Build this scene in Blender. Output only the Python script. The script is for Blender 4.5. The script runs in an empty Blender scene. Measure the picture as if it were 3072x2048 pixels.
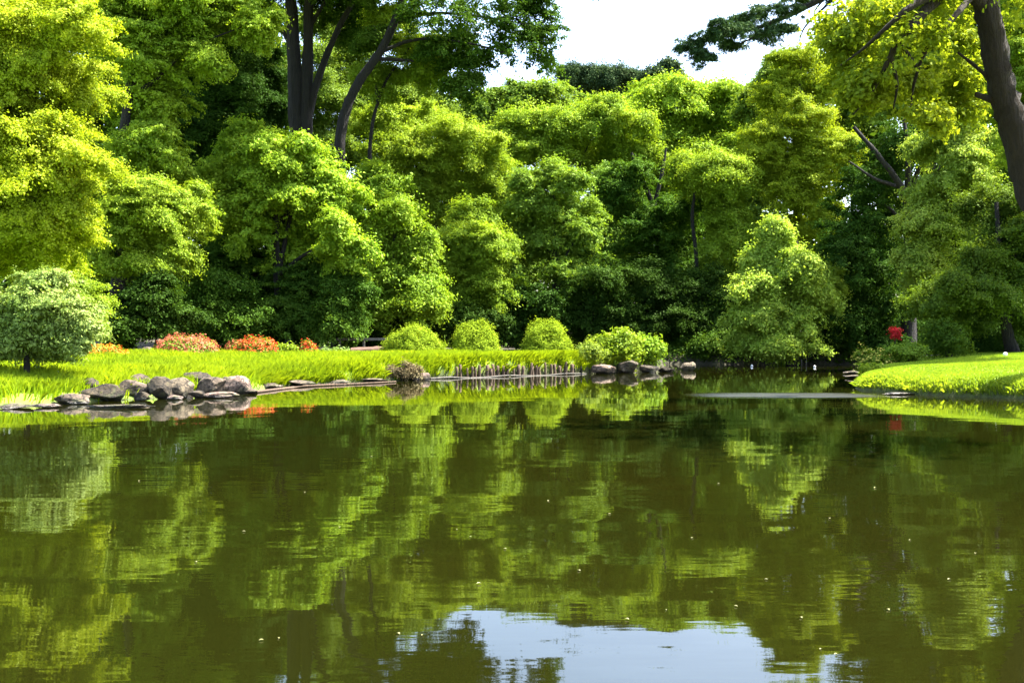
import bpy, bmesh, math, random
import numpy as np
from mathutils import Vector, noise as mnoise

C = bpy.context.scene.collection
SC = bpy.context.scene
R = np.random.default_rng(7)
random.seed(7)

# ------------------------------------------------------------------ camera
F_PX, CAM_H, HOR = 1098.0, 1.6, 334.4        # focal length in picture pixels, eye height, horizon row
cam_d = bpy.data.cameras.new('camera')
cam_d.sensor_width = 36.0
cam_d.lens = F_PX / 1024.0 * 36.0
cam_d.shift_y = -(341.0 - HOR) / 1024.0
cam_d.clip_end = 2000.0
cam = bpy.data.objects.new('camera', cam_d)
cam.location = (0, 0, CAM_H)
cam.rotation_euler = (math.radians(90), 0, 0)
C.objects.link(cam)
SC.camera = cam

# ------------------------------------------------------------------ light
SUN_EL, SUN_AZ = math.radians(60), math.radians(108)      # azimuth from straight behind the camera, turning right: ahead and to the right
world = bpy.data.worlds.new('World')
SC.world = world
world.use_nodes = True
wn = world.node_tree
bg = wn.nodes['Background']
sky = wn.nodes.new('ShaderNodeTexSky')
sky.sky_type = 'NISHITA'
sky.sun_disc = False
sky.sun_elevation = SUN_EL
sky.sun_rotation = math.pi - SUN_AZ
sky.air_density = 1.0
sky.dust_density = 3.0
bg.inputs[1].default_value = 0.125
wn.links.new(sky.outputs[0], bg.inputs[0])
sd = bpy.data.lights.new('sun', 'SUN')
sd.energy = 5.0
sd.angle = math.radians(0.5)
sd.color = (1.0, 0.95, 0.85)
sun = bpy.data.objects.new('sun', sd)
sv = Vector((math.sin(SUN_AZ) * math.cos(SUN_EL), -math.cos(SUN_AZ) * math.cos(SUN_EL), math.sin(SUN_EL)))
sun.rotation_euler = sv.to_track_quat('Z', 'Y').to_euler()
sun.location = sv * 60
C.objects.link(sun)
SC.view_settings.view_transform = 'Standard'
SC.view_settings.look = 'None'
SC.view_settings.gamma = 1.0
SC.view_settings.exposure = 2.62
SC.cycles.max_bounces = 6
SC.cycles.diffuse_bounces = 3
SC.cycles.glossy_bounces = 3
SC.cycles.transmission_bounces = 4
SC.cycles.sample_clamp_indirect = 6.0

# ------------------------------------------------------------------ placing helpers
QS = 1024.0 / 2352.0                          # my survey of the photograph is in a 2352-wide frame


def mpp(d):
    return QS / F_PX * d                      # metres per survey pixel at distance d


def at(xq, yq, d):
    return np.array([(xq * QS - 512.0) / F_PX * d, d, CAM_H - (yq * QS - HOR) / F_PX * d])


def shore_d(yq):
    return F_PX * CAM_H / (yq * QS - HOR)


def on_water(xq, yq):
    d = shore_d(yq)
    return ((xq * QS - 512.0) / F_PX * d, d)


# ------------------------------------------------------------------ the pond's outline and the terrain
POND = [(-3, 3.6), (-6, 4.5), (-9.5, 9), (-12.6, 16), (-13.6, 22)]
POND += [on_water(*p) for p in [(0, 933), (70, 932), (130, 927), (240, 920), (340, 914), (470, 906), (580, 898), (640, 886), (760, 879),
                                (880, 875), (1000, 869), (1130, 865), (1300, 859), (1420, 855), (1530, 851)]]
POND += [(6.9, 50.4), (5.6, 53.0), (5.2, 57.0), (8.5, 59.6)]
POND += [(x_, y_) for x_, y_ in [(13, 59.2), (16, 59), (19, 58.5), (21.4, 57.5), (19.5, 54), (16.6, 50)]]
POND += [(13.8, 43), (11.5, 36), (10.35, 33.0), (10.0, 31.4)]
POND += [on_water(*p) for p in [(2030, 899), (2090, 905), (2200, 910), (2300, 913), (2400, 918)]]
POND += [(13.2, 23), (12.2, 19), (10, 13), (8, 8), (5.5, 4.2), (2, 3.4)]
POND = np.array(POND)


def sdf(x, y):
    """signed distance to the pond's edge, positive on land"""
    x = np.asarray(x, float); y = np.asarray(y, float)
    best = np.full(x.shape, 1e9); inside = np.zeros(x.shape, bool)
    n = len(POND)
    for i in range(n):
        ax, ay = POND[i]; bx, by = POND[(i + 1) % n]
        ex, ey = bx - ax, by - ay
        t = np.clip(((x - ax) * ex + (y - ay) * ey) / (ex * ex + ey * ey + 1e-12), 0, 1)
        best = np.minimum(best, (x - ax - t * ex) ** 2 + (y - ay - t * ey) ** 2)
        c = ((ay > y) != (by > y)) & (x < (bx - ax) * (y - ay) / (by - ay + 1e-12) + ax)
        inside ^= c
    s = np.sqrt(best)
    return np.where(inside, -s, s)


def wob(x, y, s, k):
    return np.sin(x * s + k) * np.cos(y * s * 1.13 + k * 1.7) + 0.5 * np.sin(x * s * 2.3 + y * s * 1.7 + k * 3.1)


def terrain(x, y, s=None):
    x = np.asarray(x, float); y = np.asarray(y, float)
    if s is None:
        s = sdf(x, y)
    left = 1 / (1 + np.exp((x + 7.5) / 1.0))               # the rocky shore at the left rises gently
    right = (1 / (1 + np.exp(-(x - 7.0) / 1.0))) * (1 / (1 + np.exp((y - 47.0) / 1.5)))
    mid = (1 / (1 + np.exp(-(x + 4.0) / 1.2))) * (y > 34) * (y < 52) * (x < 9)
    w = 0.45 - 0.33 * mid + 2.4 * left - 0.27 * right
    lift = 0.5 * right * (1 - np.exp(-np.maximum(s, 0) / 3.5))
    h = 0.62 - 0.2 * right
    z = h * (1 - np.exp(-np.maximum(s, 0) / w)) + lift * (s > 0) + np.clip(s, 0, 60) * 0.012 + np.clip(s - 18, 0, 200) * 0.03
    z = z + 0.035 * wob(x, y, 0.9, 1.0) * np.clip(s / 1.5, 0, 1) + 0.02
    under = -0.06 - np.minimum(1.2, np.abs(s) * 0.7)
    return np.where(s > 0, z, under)


def tz(x, y):
    return float(terrain(np.array([x]), np.array([y]))[0])


# ------------------------------------------------------------------ objects
def tag(o, label=None, cat=None, group=None, kind=None):
    if label: o['label'] = label
    if cat: o['category'] = cat
    if group: o['group'] = group
    if kind: o['kind'] = kind
    return o


def empty(name, loc, label, cat, group=None):
    o = bpy.data.objects.new(name, None)
    o.location = loc
    o.empty_display_size = 0.3
    C.objects.link(o)
    return tag(o, label, cat, group)


def mesh_np(name, V, faces_idx, nside, mat, parent=None, origin=None, smooth=False):
    """V (n,3) world points; faces_idx flat vertex indices, nside corners per face. Becomes ONE object."""
    V = np.asarray(V, np.float32)
    org = np.array(parent.location if parent else (origin if origin is not None else (0, 0, 0)), np.float32)
    me = bpy.data.meshes.new(name)
    nf = len(faces_idx) // nside
    me.vertices.add(len(V)); me.loops.add(len(faces_idx)); me.polygons.add(nf)
    me.vertices.foreach_set('co', (V - org).ravel())
    me.loops.foreach_set('vertex_index', np.asarray(faces_idx, np.int32))
    me.polygons.foreach_set('loop_start', np.arange(nf, dtype=np.int32) * nside)
    if smooth:
        me.polygons.foreach_set('use_smooth', np.ones(nf, bool))
    me.update(calc_edges=True)
    me.materials.append(mat)
    o = bpy.data.objects.new(name, me)
    C.objects.link(o)
    if parent:
        o.parent = parent
    else:
        o.location = org
    return o


def catmull(P, n=5):
    P = np.asarray(P, float)
    if len(P) < 3:
        return np.array([P[0] + (P[-1] - P[0]) * t for t in np.linspace(0, 1, n + 1)])
    Q = np.vstack([2 * P[0] - P[1], P, 2 * P[-1] - P[-2]])
    out = []
    for i in range(1, len(Q) - 2):
        for t in np.linspace(0, 1, n, endpoint=False):
            a, b, c, e = Q[i - 1], Q[i], Q[i + 1], Q[i + 2]
            out.append(0.5 * ((2 * b) + (c - a) * t + (2 * a - 5 * b + 4 * c - e) * t * t + (3 * b - a - 3 * c + e) * t ** 3))
    out.append(P[-1])
    return np.array(out)


class Tubes:
    def __init__(self, sides=8):
        self.V, self.F, self.n, self.k = [], [], 0, sides

    def add(self, pts, r0, r1, n=5, rough=0.08, flare=0.0):
        P = catmull(pts, n)
        m = len(P); k = self.k
        T = np.gradient(P, axis=0)
        T /= np.linalg.norm(T, axis=1)[:, None] + 1e-9
        ref = np.array([0.31, 0.95, 0.05])
        U = np.cross(T, ref); U /= np.linalg.norm(U, axis=1)[:, None] + 1e-9
        W = np.cross(T, U)
        t = np.linspace(0, 1, m)
        rad = r0 + (r1 - r0) * t ** 0.85 + flare * np.exp(-t * 14)
        a = np.arange(k) / k * 2 * math.pi
        rr = rad[:, None] * (1 + rough * R.normal(size=(m, k)))
        ring = P[:, None, :] + rr[:, :, None] * (np.cos(a)[None, :, None] * U[:, None, :] + np.sin(a)[None, :, None] * W[:, None, :])
        self.V.append(ring.reshape(-1, 3))
        i = np.arange(m - 1)[:, None] * k; j = np.arange(k)[None, :]; j2 = (j + 1) % k
        q = np.stack([i + j, i + j2, i + k + j2, i + k + j], -1).reshape(-1) + self.n
        self.F.append(q)
        self.n += m * k

    def build(self, name, mat, parent=None, origin=None):
        return mesh_np(name, np.vstack(self.V), np.concatenate(self.F), 4, mat, parent, origin, True)


def unit(a):
    return a / (np.linalg.norm(a, axis=-1, keepdims=True) + 1e-9)


def leaf_quads(P, N, L, W, droop=0.25):
    n = len(P)
    N = unit(N)
    t = R.normal(size=(n, 3)); t[:, 2] -= droop
    t = unit(t - N * np.sum(t * N, 1)[:, None])
    v = np.cross(N, t)
    Ls = L * R.uniform(0.6, 1.3, n)[:, None]; Ws = Ls * (W / L)
    fold = N * (Ws * 0.22)
    V = np.empty((n, 4, 3))
    V[:, 0] = P - t * Ls * 0.5
    V[:, 1] = P + v * Ws * 0.5 + fold - t * Ls * 0.08
    V[:, 2] = P + t * Ls * 0.5
    V[:, 3] = P - v * Ws * 0.5 + fold - t * Ls * 0.08
    return V.reshape(-1, 3)


def sphere_dirs(n):
    return unit(R.normal(size=(n, 3)))


def crown_leaves(blobs, L, W, clump, cover=1.0, lobes=12, lobe_r=(0.22, 0.55), spread=0.66, zflat=0.6, up=0.3, jitter=0.42, patchy=-0.55, thin=1.0):
    """blobs: (centre, radii). Blob > lobes > leaf clumps > leaves, all through the crown's volume."""
    LC, LR = [], []
    for c, r in blobs:
        d = sphere_dirs(lobes)
        d[:, 2] = d[:, 2] * 0.9 + 0.12
        LC.append(c + d * r * spread); LR.append(r[None, :] * R.uniform(*lobe_r, lobes)[:, None])
        LC.append(c[None, :]); LR.append(r[None, :] * 0.62)
    LC = np.vstack(LC); LR = np.vstack(LR)
    PC, DC = [], []
    for i in range(len(LC)):
        a = 4 * math.pi * (LR[i, 0] * LR[i, 1] * LR[i, 2]) ** (2 / 3)
        n = max(5, int(a / (2.0 * clump * clump) * thin))
        d = sphere_dirs(n)
        p = LC[i] + d * LR[i] * np.where(R.random(n) < 0.14, R.uniform(1.05, 1.45, n), R.uniform(0.66, 1.12, n))[:, None]
        near = np.linalg.norm(LC - LC[i], axis=1) < LR[i].max() + LR.max(1)
        near[i] = False
        q = (p[:, None, :] - LC[near][None]) / LR[near][None]
        deep = (np.sum(q * q, -1) < 0.55).any(1)
        keep = ~deep | (R.random(n) < 0.12)
        k0 = 2.6 / LR[i].mean()
        nz = wob(p[:, 0] + p[:, 1] * 0.6, p[:, 2] * 1.3 + p[:, 1] * 0.5, k0, i * 1.3) + 0.6 * wob(p[:, 2], p[:, 0] - p[:, 1], k0 * 2.1, i * 0.7)
        keep &= (nz > patchy) | (R.random(n) < 0.15)
        PC.append(p[keep]); DC.append(d[keep])
    PC = np.vstack(PC); DC = np.vstack(DC)
    m = max(4, int(cover * math.pi * clump * clump / (L * W * 0.5)))
    n = len(PC)
    cs = clump * R.uniform(0.7, 1.35, n)
    ax = unit(DC * 0.9 + np.array([0, 0, -0.35]) + R.normal(size=DC.shape) * 0.55)
    g = R.normal(size=(n, m, 3)) * np.array([0.46, 0.46, 0.46 * zflat]) + ax[:, None, :] * R.normal(size=(n, m, 1)) * 0.7
    g[:, :, 2] -= 0.10 * np.sum(g[:, :, :2] ** 2, -1)
    P = PC[:, None, :] + g * cs[:, None, None]
    N = DC[:, None, :] * 0.75 + unit(g) * 0.3 + np.array([0, 0, up]) + R.normal(size=(n, m, 3)) * jitter
    return leaf_quads(P.reshape(-1, 3), N.reshape(-1, 3), L, W)


def bough_leaves(blobs, L, W, clump, cover=1.0, boughs=20, droop=0.22, thin=1.0, taper=0.65, flat=0.5, up=0.5, jitter=0.42, core=0.6, lean=0.0, **_):
    """blobs: (centre, radii). Each carries many leafy boughs that reach out, sag and thin towards their tips, round a looser core."""
    PC, DC, SC_ = [], [], []
    for c, r in blobs:
        rm = float(np.prod(r) ** (1 / 3))
        tot = 4 * math.pi * rm * rm / (1.9 * clump * clump) * thin
        nb = max(6, int(boughs * R.uniform(0.8, 1.2)))
        d = sphere_dirs(nb); d[:, 2] = d[:, 2] * 0.75 + 0.22; d = unit(d)
        d[:, 0] += lean
        ln = R.uniform(0.72, 1.32, nb)
        per = max(4, int(tot / nb))
        for k in range(nb):
            n = max(3, int(per * ln[k] ** 2))
            t = R.beta(2.2, 1.5, n)
            t = 0.25 + 0.8 * t
            side = np.cross(d[k], [0.1, 0.05, 1.0]); side /= np.linalg.norm(side) + 1e-9
            wd = rm * 0.30 * (1.12 - taper * t)
            off = side[None] * (R.normal(size=n) * wd)[:, None] + R.normal(size=(n, 3)) * (wd * 0.45)[:, None] * np.array([1, 1, flat])
            p = c + d[k] * r * (t * ln[k])[:, None] + off
            p[:, 2] -= droop * rm * (t * ln[k]) ** 2 * R.uniform(0.6, 1.4)
            PC.append(p); DC.append(np.repeat(d[k][None], n, 0) * 0.7 + off / (wd[:, None] + 1e-6) * 0.25 + np.array([0, 0, -0.15])); SC_.append(1.15 - 0.5 * t)
        n = int(tot * 0.45)
        dd = sphere_dirs(n)
        PC.append(c + dd * r * core * R.uniform(0.6, 1.05, n)[:, None]); DC.append(dd * 0.8); SC_.append(np.full(n, 1.1))
    PC = np.vstack(PC); DC = np.vstack(DC); cs = np.concatenate(SC_) * clump * R.uniform(0.7, 1.3, len(PC))
    m = max(4, int(cover * math.pi * clump * clump / (L * W * 0.5)))
    n = len(PC)
    ax = unit(DC + R.normal(size=DC.shape) * 0.45 + np.array([0, 0, -droop]))
    g = R.normal(size=(n, m, 3)) * np.array([0.45, 0.45, 0.45 * flat]) + ax[:, None, :] * R.normal(size=(n, m, 1)) * 0.75
    g[:, :, 2] -= 0.10 * np.sum(g[:, :, :2] ** 2, -1)
    P = PC[:, None, :] + g * cs[:, None, None]
    N = DC[:, None, :] * 0.55 + unit(g) * 0.25 + np.array([0, 0, up]) + R.normal(size=(n, m, 3)) * jitter
    return leaf_quads(P.reshape(-1, 3), N.reshape(-1, 3), L, W, 0.4)


LEAVES = [0]


def build_leaves(name, V, mat, parent, tone=None):
    LEAVES[0] += len(V) // 4
    o = mesh_np(name, V, np.arange(len(V), dtype=np.int32), 4, mat, parent)
    t = tone or (R.uniform(0.492, 0.510), R.uniform(0.85, 1.1))
    o.color = (t[0], t[1], 0, 1)
    return o


# ------------------------------------------------------------------ materials
def new_mat(name):
    m = bpy.data.materials.new(name)
    m.use_nodes = True
    nt = m.node_tree
    for n in list(nt.nodes):
        nt.nodes.remove(n)
    out = nt.nodes.new('ShaderNodeOutputMaterial')
    return m, nt, out


def leaf_mat(name, a, b, trans=0.42, ns=0.5, gloss=0.016, tcol=(1.15, 1.1, 0.5), tint=True):
    """two leaf colours mixed by patches and from leaf to leaf; part of the light passes through"""
    m, nt, out = new_mat(name)
    N, Lk = nt.nodes, nt.links
    geo = N.new('ShaderNodeNewGeometry')
    tc = N.new('ShaderNodeTexCoord')
    no = N.new('ShaderNodeTexNoise'); no.inputs['Scale'].default_value = ns; no.inputs['Detail'].default_value = 3
    Lk.new(tc.outputs['Object'], no.inputs['Vector'])
    rmp = N.new('ShaderNodeMapRange'); rmp.inputs[1].default_value = 0.35; rmp.inputs[2].default_value = 0.65
    Lk.new(no.outputs[0], rmp.inputs[0])
    av = N.new('ShaderNodeMath'); av.operation = 'MULTIPLY_ADD'; av.inputs[1].default_value = 0.5
    Lk.new(rmp.outputs[0], av.inputs[0])
    hf = N.new('ShaderNodeMath'); hf.operation = 'MULTIPLY'; hf.inputs[1].default_value = 0.5
    Lk.new(geo.outputs['Random Per Island'], hf.inputs[0]); Lk.new(hf.outputs[0], av.inputs[2])
    mix = N.new('ShaderNodeMix'); mix.data_type = 'RGBA'
    mix.inputs['A'].default_value = (*a, 1); mix.inputs['B'].default_value = (*b, 1)
    Lk.new(av.outputs[0], mix.inputs['Factor'])
    oi = N.new('ShaderNodeObjectInfo')
    hs = N.new('ShaderNodeHueSaturation')
    if tint:                                   # each tree carries its own hue and value (object colour)
        sx = N.new('ShaderNodeSeparateColor'); Lk.new(oi.outputs['Color'], sx.inputs[0])
        Lk.new(sx.outputs[0], hs.inputs['Hue']); Lk.new(sx.outputs[1], hs.inputs['Value'])
    Lk.new(mix.outputs['Result'], hs.inputs['Color'])
    tm = N.new('ShaderNodeMix'); tm.data_type = 'RGBA'; tm.blend_type = 'MULTIPLY'; tm.inputs['Factor'].default_value = 1
    Lk.new(hs.outputs[0], tm.inputs['A']); tm.inputs['B'].default_value = (*tcol, 1)
    di = N.new('ShaderNodeBsdfDiffuse'); tr = N.new('ShaderNodeBsdfTranslucent')
    Lk.new(hs.outputs[0], di.inputs[0]); Lk.new(tm.outputs['Result'], tr.inputs[0])
    ms = N.new('ShaderNodeMixShader'); ms.inputs[0].default_value = trans
    Lk.new(di.outputs[0], ms.inputs[1]); Lk.new(tr.outputs[0], ms.inputs[2])
    gl = N.new('ShaderNodeBsdfGlossy'); gl.inputs['Roughness'].default_value = 0.5
    gl.inputs['Color'].default_value = (0.6, 0.75, 0.4, 1)
    m2 = N.new('ShaderNodeMixShader'); m2.inputs[0].default_value = gloss
    Lk.new(ms.outputs[0], m2.inputs[1]); Lk.new(gl.outputs[0], m2.inputs[2])
    Lk.new(m2.outputs[0], out.inputs[0])
    return m


def solid_mat(name, a, b, scale=4.0, rough=0.85, bump=0.4, detail=6, stretch=(1, 1, 1), lo=0.35, hi=0.65, dist=0.05):
    m, nt, out = new_mat(name)
    N, Lk = nt.nodes, nt.links
    tc = N.new('ShaderNodeTexCoord'); mp = N.new('ShaderNodeMapping'); mp.inputs['Scale'].default_value = stretch
    Lk.new(tc.outputs['Object'], mp.inputs[0])
    no = N.new('ShaderNodeTexNoise'); no.inputs['Scale'].default_value = scale; no.inputs['Detail'].default_value = detail
    no.inputs['Roughness'].default_value = 0.65
    Lk.new(mp.outputs[0], no.inputs['Vector'])
    cr = N.new('ShaderNodeValToRGB')
    cr.color_ramp.elements[0].position = lo; cr.color_ramp.elements[0].color = (*a, 1)
    cr.color_ramp.elements[1].position = hi; cr.color_ramp.elements[1].color = (*b, 1)
    Lk.new(no.outputs[0], cr.inputs[0])
    p = N.new('ShaderNodeBsdfPrincipled'); p.inputs['Roughness'].default_value = rough
    Lk.new(cr.outputs[0], p.inputs['Base Color'])
    bp = N.new('ShaderNodeBump'); bp.inputs['Strength'].default_value = bump; bp.inputs['Distance'].default_value = dist
    Lk.new(no.outputs[0], bp.inputs['Height']); Lk.new(bp.outputs[0], p.inputs['Normal'])
    Lk.new(p.outputs[0], out.inputs[0])
    return m


M = {}
M['yellow'] = leaf_mat('leaf_yellow_green', (0.16, 0.235, 0.012), (0.32, 0.38, 0.016))
M['lime'] = leaf_mat('leaf_lime', (0.10, 0.19, 0.014), (0.22, 0.31, 0.02))
M['mid'] = leaf_mat('leaf_mid_green', (0.075, 0.15, 0.016), (0.17, 0.25, 0.022))
M['olive'] = leaf_mat('leaf_olive', (0.09, 0.14, 0.016), (0.21, 0.24, 0.03))
M['gold'] = leaf_mat('leaf_gold_green', (0.11, 0.165, 0.012), (0.29, 0.33, 0.02), trans=0.6)
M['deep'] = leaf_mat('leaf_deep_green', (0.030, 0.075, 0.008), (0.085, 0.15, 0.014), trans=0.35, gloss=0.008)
M['dark'] = leaf_mat('leaf_dark_shade', (0.014, 0.036, 0.005), (0.042, 0.085, 0.009), trans=0.3, gloss=0.006)  # dark green lowered further so the leaf colour carries the hollows' shade
M['pine'] = leaf_mat('leaf_blue_green', (0.016, 0.04, 0.017), (0.045, 0.08, 0.025), trans=0.2)
M['pale'] = leaf_mat('leaf_pale_green', (0.13, 0.22, 0.022), (0.26, 0.34, 0.05))
M['silver'] = leaf_mat('leaf_silver_green', (0.10, 0.17, 0.030), (0.20, 0.27, 0.070), trans=0.3)
M['topiary'] = leaf_mat('leaf_clipped', tint=False, a=(0.15, 0.23, 0.016), b=(0.22, 0.30, 0.022), trans=0.35, ns=2.0, gloss=0.0)
M['grass'] = leaf_mat('grass_blade', (0.17, 0.27, 0.012), (0.37, 0.46, 0.012), tint=False, trans=0.4, ns=0.4)
M['lawn'] = leaf_mat('lawn_blade', (0.14, 0.24, 0.02), (0.30, 0.39, 0.035), tint=False, trans=0.4, ns=0.5)
M['red'] = leaf_mat('blossom_red', (0.34, 0.03, 0.010), (0.56, 0.09, 0.025), trans=0.3, ns=1.5, tint=False, tcol=(1, 1, 1))
M['pink'] = leaf_mat('blossom_pink', (0.26, 0.055, 0.028), (0.42, 0.13, 0.07), trans=0.3, ns=1.5, tint=False, tcol=(1, 1, 1))
M['orange'] = leaf_mat('blossom_orange', (0.50, 0.07, 0.01), (0.58, 0.20, 0.015), trans=0.3, ns=1.5, tint=False, tcol=(1, 1, 1))
M['crimson'] = leaf_mat('blossom_crimson', (0.30, 0.005, 0.015), (0.70, 0.04, 0.05), trans=0.3, ns=1.5, tint=False, tcol=(1, 1, 1))
M['butter'] = leaf_mat('blossom_yellow', (0.45, 0.40, 0.06), (0.6, 0.5, 0.12), trans=0.3, ns=1.5, tint=False, tcol=(1, 1, 1))
M['heather'] = leaf_mat('leaf_heather', (0.10, 0.07, 0.04), (0.18, 0.14, 0.07), trans=0.2, ns=2.0, tcol=(1, 1, 1))
M['bark'] = solid_mat('bark_dark', (0.005, 0.004, 0.003), (0.016, 0.012, 0.009), 5.0, 0.95, 1.0, stretch=(3, 3, 0.35), dist=0.2)
M['bark_brown'] = solid_mat('bark_brown', (0.010, 0.006, 0.003), (0.036, 0.021, 0.010), 6.0, 0.95, 1.0, dist=0.15, stretch=(3, 3, 0.35), lo=0.25, hi=0.75)


def rock_mat(name, a, b, c):
    """mottled stone with cracks, moss patches and a wet foot at the waterline"""
    m, nt, out = new_mat(name)
    N, Lk = nt.nodes, nt.links
    tc = N.new('ShaderNodeTexCoord')
    no = N.new('ShaderNodeTexNoise'); no.inputs['Scale'].default_value = 6.5; no.inputs['Detail'].default_value = 10; no.inputs['Roughness'].default_value = 0.72
    vo = N.new('ShaderNodeTexVoronoi'); vo.feature = 'DISTANCE_TO_EDGE'; vo.inputs['Scale'].default_value = 4.5
    mo = N.new('ShaderNodeTexNoise'); mo.inputs['Scale'].default_value = 3.0; mo.inputs['Detail'].default_value = 5
    for q in (no, mo): Lk.new(tc.outputs['Object'], q.inputs['Vector'])
    ad = N.new('ShaderNodeMix'); ad.data_type = 'VECTOR'; ad.inputs['Factor'].default_value = 0.25
    Lk.new(tc.outputs['Object'], ad.inputs[4]); Lk.new(no.outputs['Color'], ad.inputs[5]); Lk.new(ad.outputs[1], vo.inputs['Vector'])
    cr = N.new('ShaderNodeValToRGB'); e = cr.color_ramp.elements
    e[0].position = 0.32; e[0].color = (*a, 1); e[1].position = 0.70; e[1].color = (*c, 1)
    k = e.new(0.5); k.color = (*b, 1)
    Lk.new(no.outputs[0], cr.inputs[0])
    ck = N.new('ShaderNodeMapRange'); ck.inputs[1].default_value = 0.0; ck.inputs[2].default_value = 0.05; ck.inputs[3].default_value = 0.25
    Lk.new(vo.outputs[0], ck.inputs[0])
    m1 = N.new('ShaderNodeMix'); m1.data_type = 'RGBA'; m1.blend_type = 'MULTIPLY'; m1.inputs['Factor'].default_value = 1
    Lk.new(cr.outputs[0], m1.inputs['A']); Lk.new(ck.outputs[0], m1.inputs['B'])
    mr = N.new('ShaderNodeMapRange'); mr.inputs[1].default_value = 0.56; mr.inputs[2].default_value = 0.66; mr.inputs[4].default_value = 0.75
    Lk.new(mo.outputs[0], mr.inputs[0])
    m2 = N.new('ShaderNodeMix'); m2.data_type = 'RGBA'; m2.inputs['B'].default_value = (0.035, 0.05, 0.012, 1)
    Lk.new(mr.outputs[0], m2.inputs['Factor']); Lk.new(m1.outputs['Result'], m2.inputs['A'])
    ge = N.new('ShaderNodeNewGeometry'); sp = N.new('ShaderNodeSeparateXYZ'); Lk.new(ge.outputs['Position'], sp.inputs[0])
    wl = N.new('ShaderNodeMath'); wl.operation = 'MULTIPLY_ADD'; wl.inputs[1].default_value = 0.10; Lk.new(no.outputs[0], wl.inputs[0]); Lk.new(sp.outputs[2], wl.inputs[2])
    wr = N.new('ShaderNodeMapRange'); wr.inputs[1].default_value = 0.10; wr.inputs[2].default_value = 0.14; wr.inputs[3].default_value = 0.35; wr.inputs[4].default_value = 1.0
    Lk.new(wl.outputs[0], wr.inputs[0])
    m3 = N.new('ShaderNodeMix'); m3.data_type = 'RGBA'; m3.blend_type = 'MULTIPLY'; m3.inputs['Factor'].default_value = 1
    Lk.new(m2.outputs['Result'], m3.inputs['A']); Lk.new(wr.outputs[0], m3.inputs['B'])
    p = N.new('ShaderNodeBsdfPrincipled'); Lk.new(m3.outputs['Result'], p.inputs['Base Color'])
    rr = N.new('ShaderNodeMapRange'); rr.inputs[1].default_value = 0.35; rr.inputs[3].default_value = 0.35; rr.inputs[4].default_value = 0.9
    Lk.new(wr.outputs[0], rr.inputs[0]); Lk.new(rr.outputs[0], p.inputs['Roughness'])
    hm = N.new('ShaderNodeMath'); hm.operation = 'ADD'; Lk.new(no.outputs[0], hm.inputs[0]); Lk.new(ck.outputs[0], hm.inputs[1])
    bp = N.new('ShaderNodeBump'); bp.inputs['Strength'].default_value = 1.0; bp.inputs['Distance'].default_value = 0.06
    Lk.new(hm.outputs[0], bp.inputs['Height']); Lk.new(bp.outputs[0], p.inputs['Normal'])
    Lk.new(p.outputs[0], out.inputs[0])
    return m


M['rock'] = rock_mat('rock_grey', (0.02, 0.014, 0.008), (0.072, 0.050, 0.031), (0.20, 0.148, 0.098))
M['rock_dark'] = rock_mat('rock_dark', (0.010, 0.0075, 0.004), (0.034, 0.024, 0.012), (0.10, 0.073, 0.036))
M['rock_pink'] = rock_mat('rock_pinkish', (0.036, 0.023, 0.017), (0.14, 0.092, 0.068), (0.31, 0.22, 0.165))
M['rock_tan'] = rock_mat('rock_tan', (0.025, 0.018, 0.010), (0.09, 0.068, 0.040), (0.24, 0.18, 0.11))
M['wood'] = solid_mat('wet_wood', (0.03, 0.018, 0.010), (0.12, 0.075, 0.045), 5.0, 0.9, 0.5, stretch=(4, 4, 0.6))
M['wood_pale'] = solid_mat('weathered_wood', (0.05, 0.045, 0.036), (0.13, 0.12, 0.10), 5.0, 0.9, 0.4, stretch=(0.8, 5, 5))
M['log'] = solid_mat('log_brown', (0.05, 0.025, 0.015), (0.17, 0.09, 0.06), 5.0, 0.9, 0.5, stretch=(0.6, 4, 4))
M['white'] = solid_mat('white_plastic', (0.72, 0.72, 0.70), (0.82, 0.82, 0.80), 8.0, 0.4, 0.05)
M['sand'] = solid_mat('sandy_path', (0.33, 0.26, 0.17), (0.52, 0.43, 0.30), 6.0, 0.95, 0.3)


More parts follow.
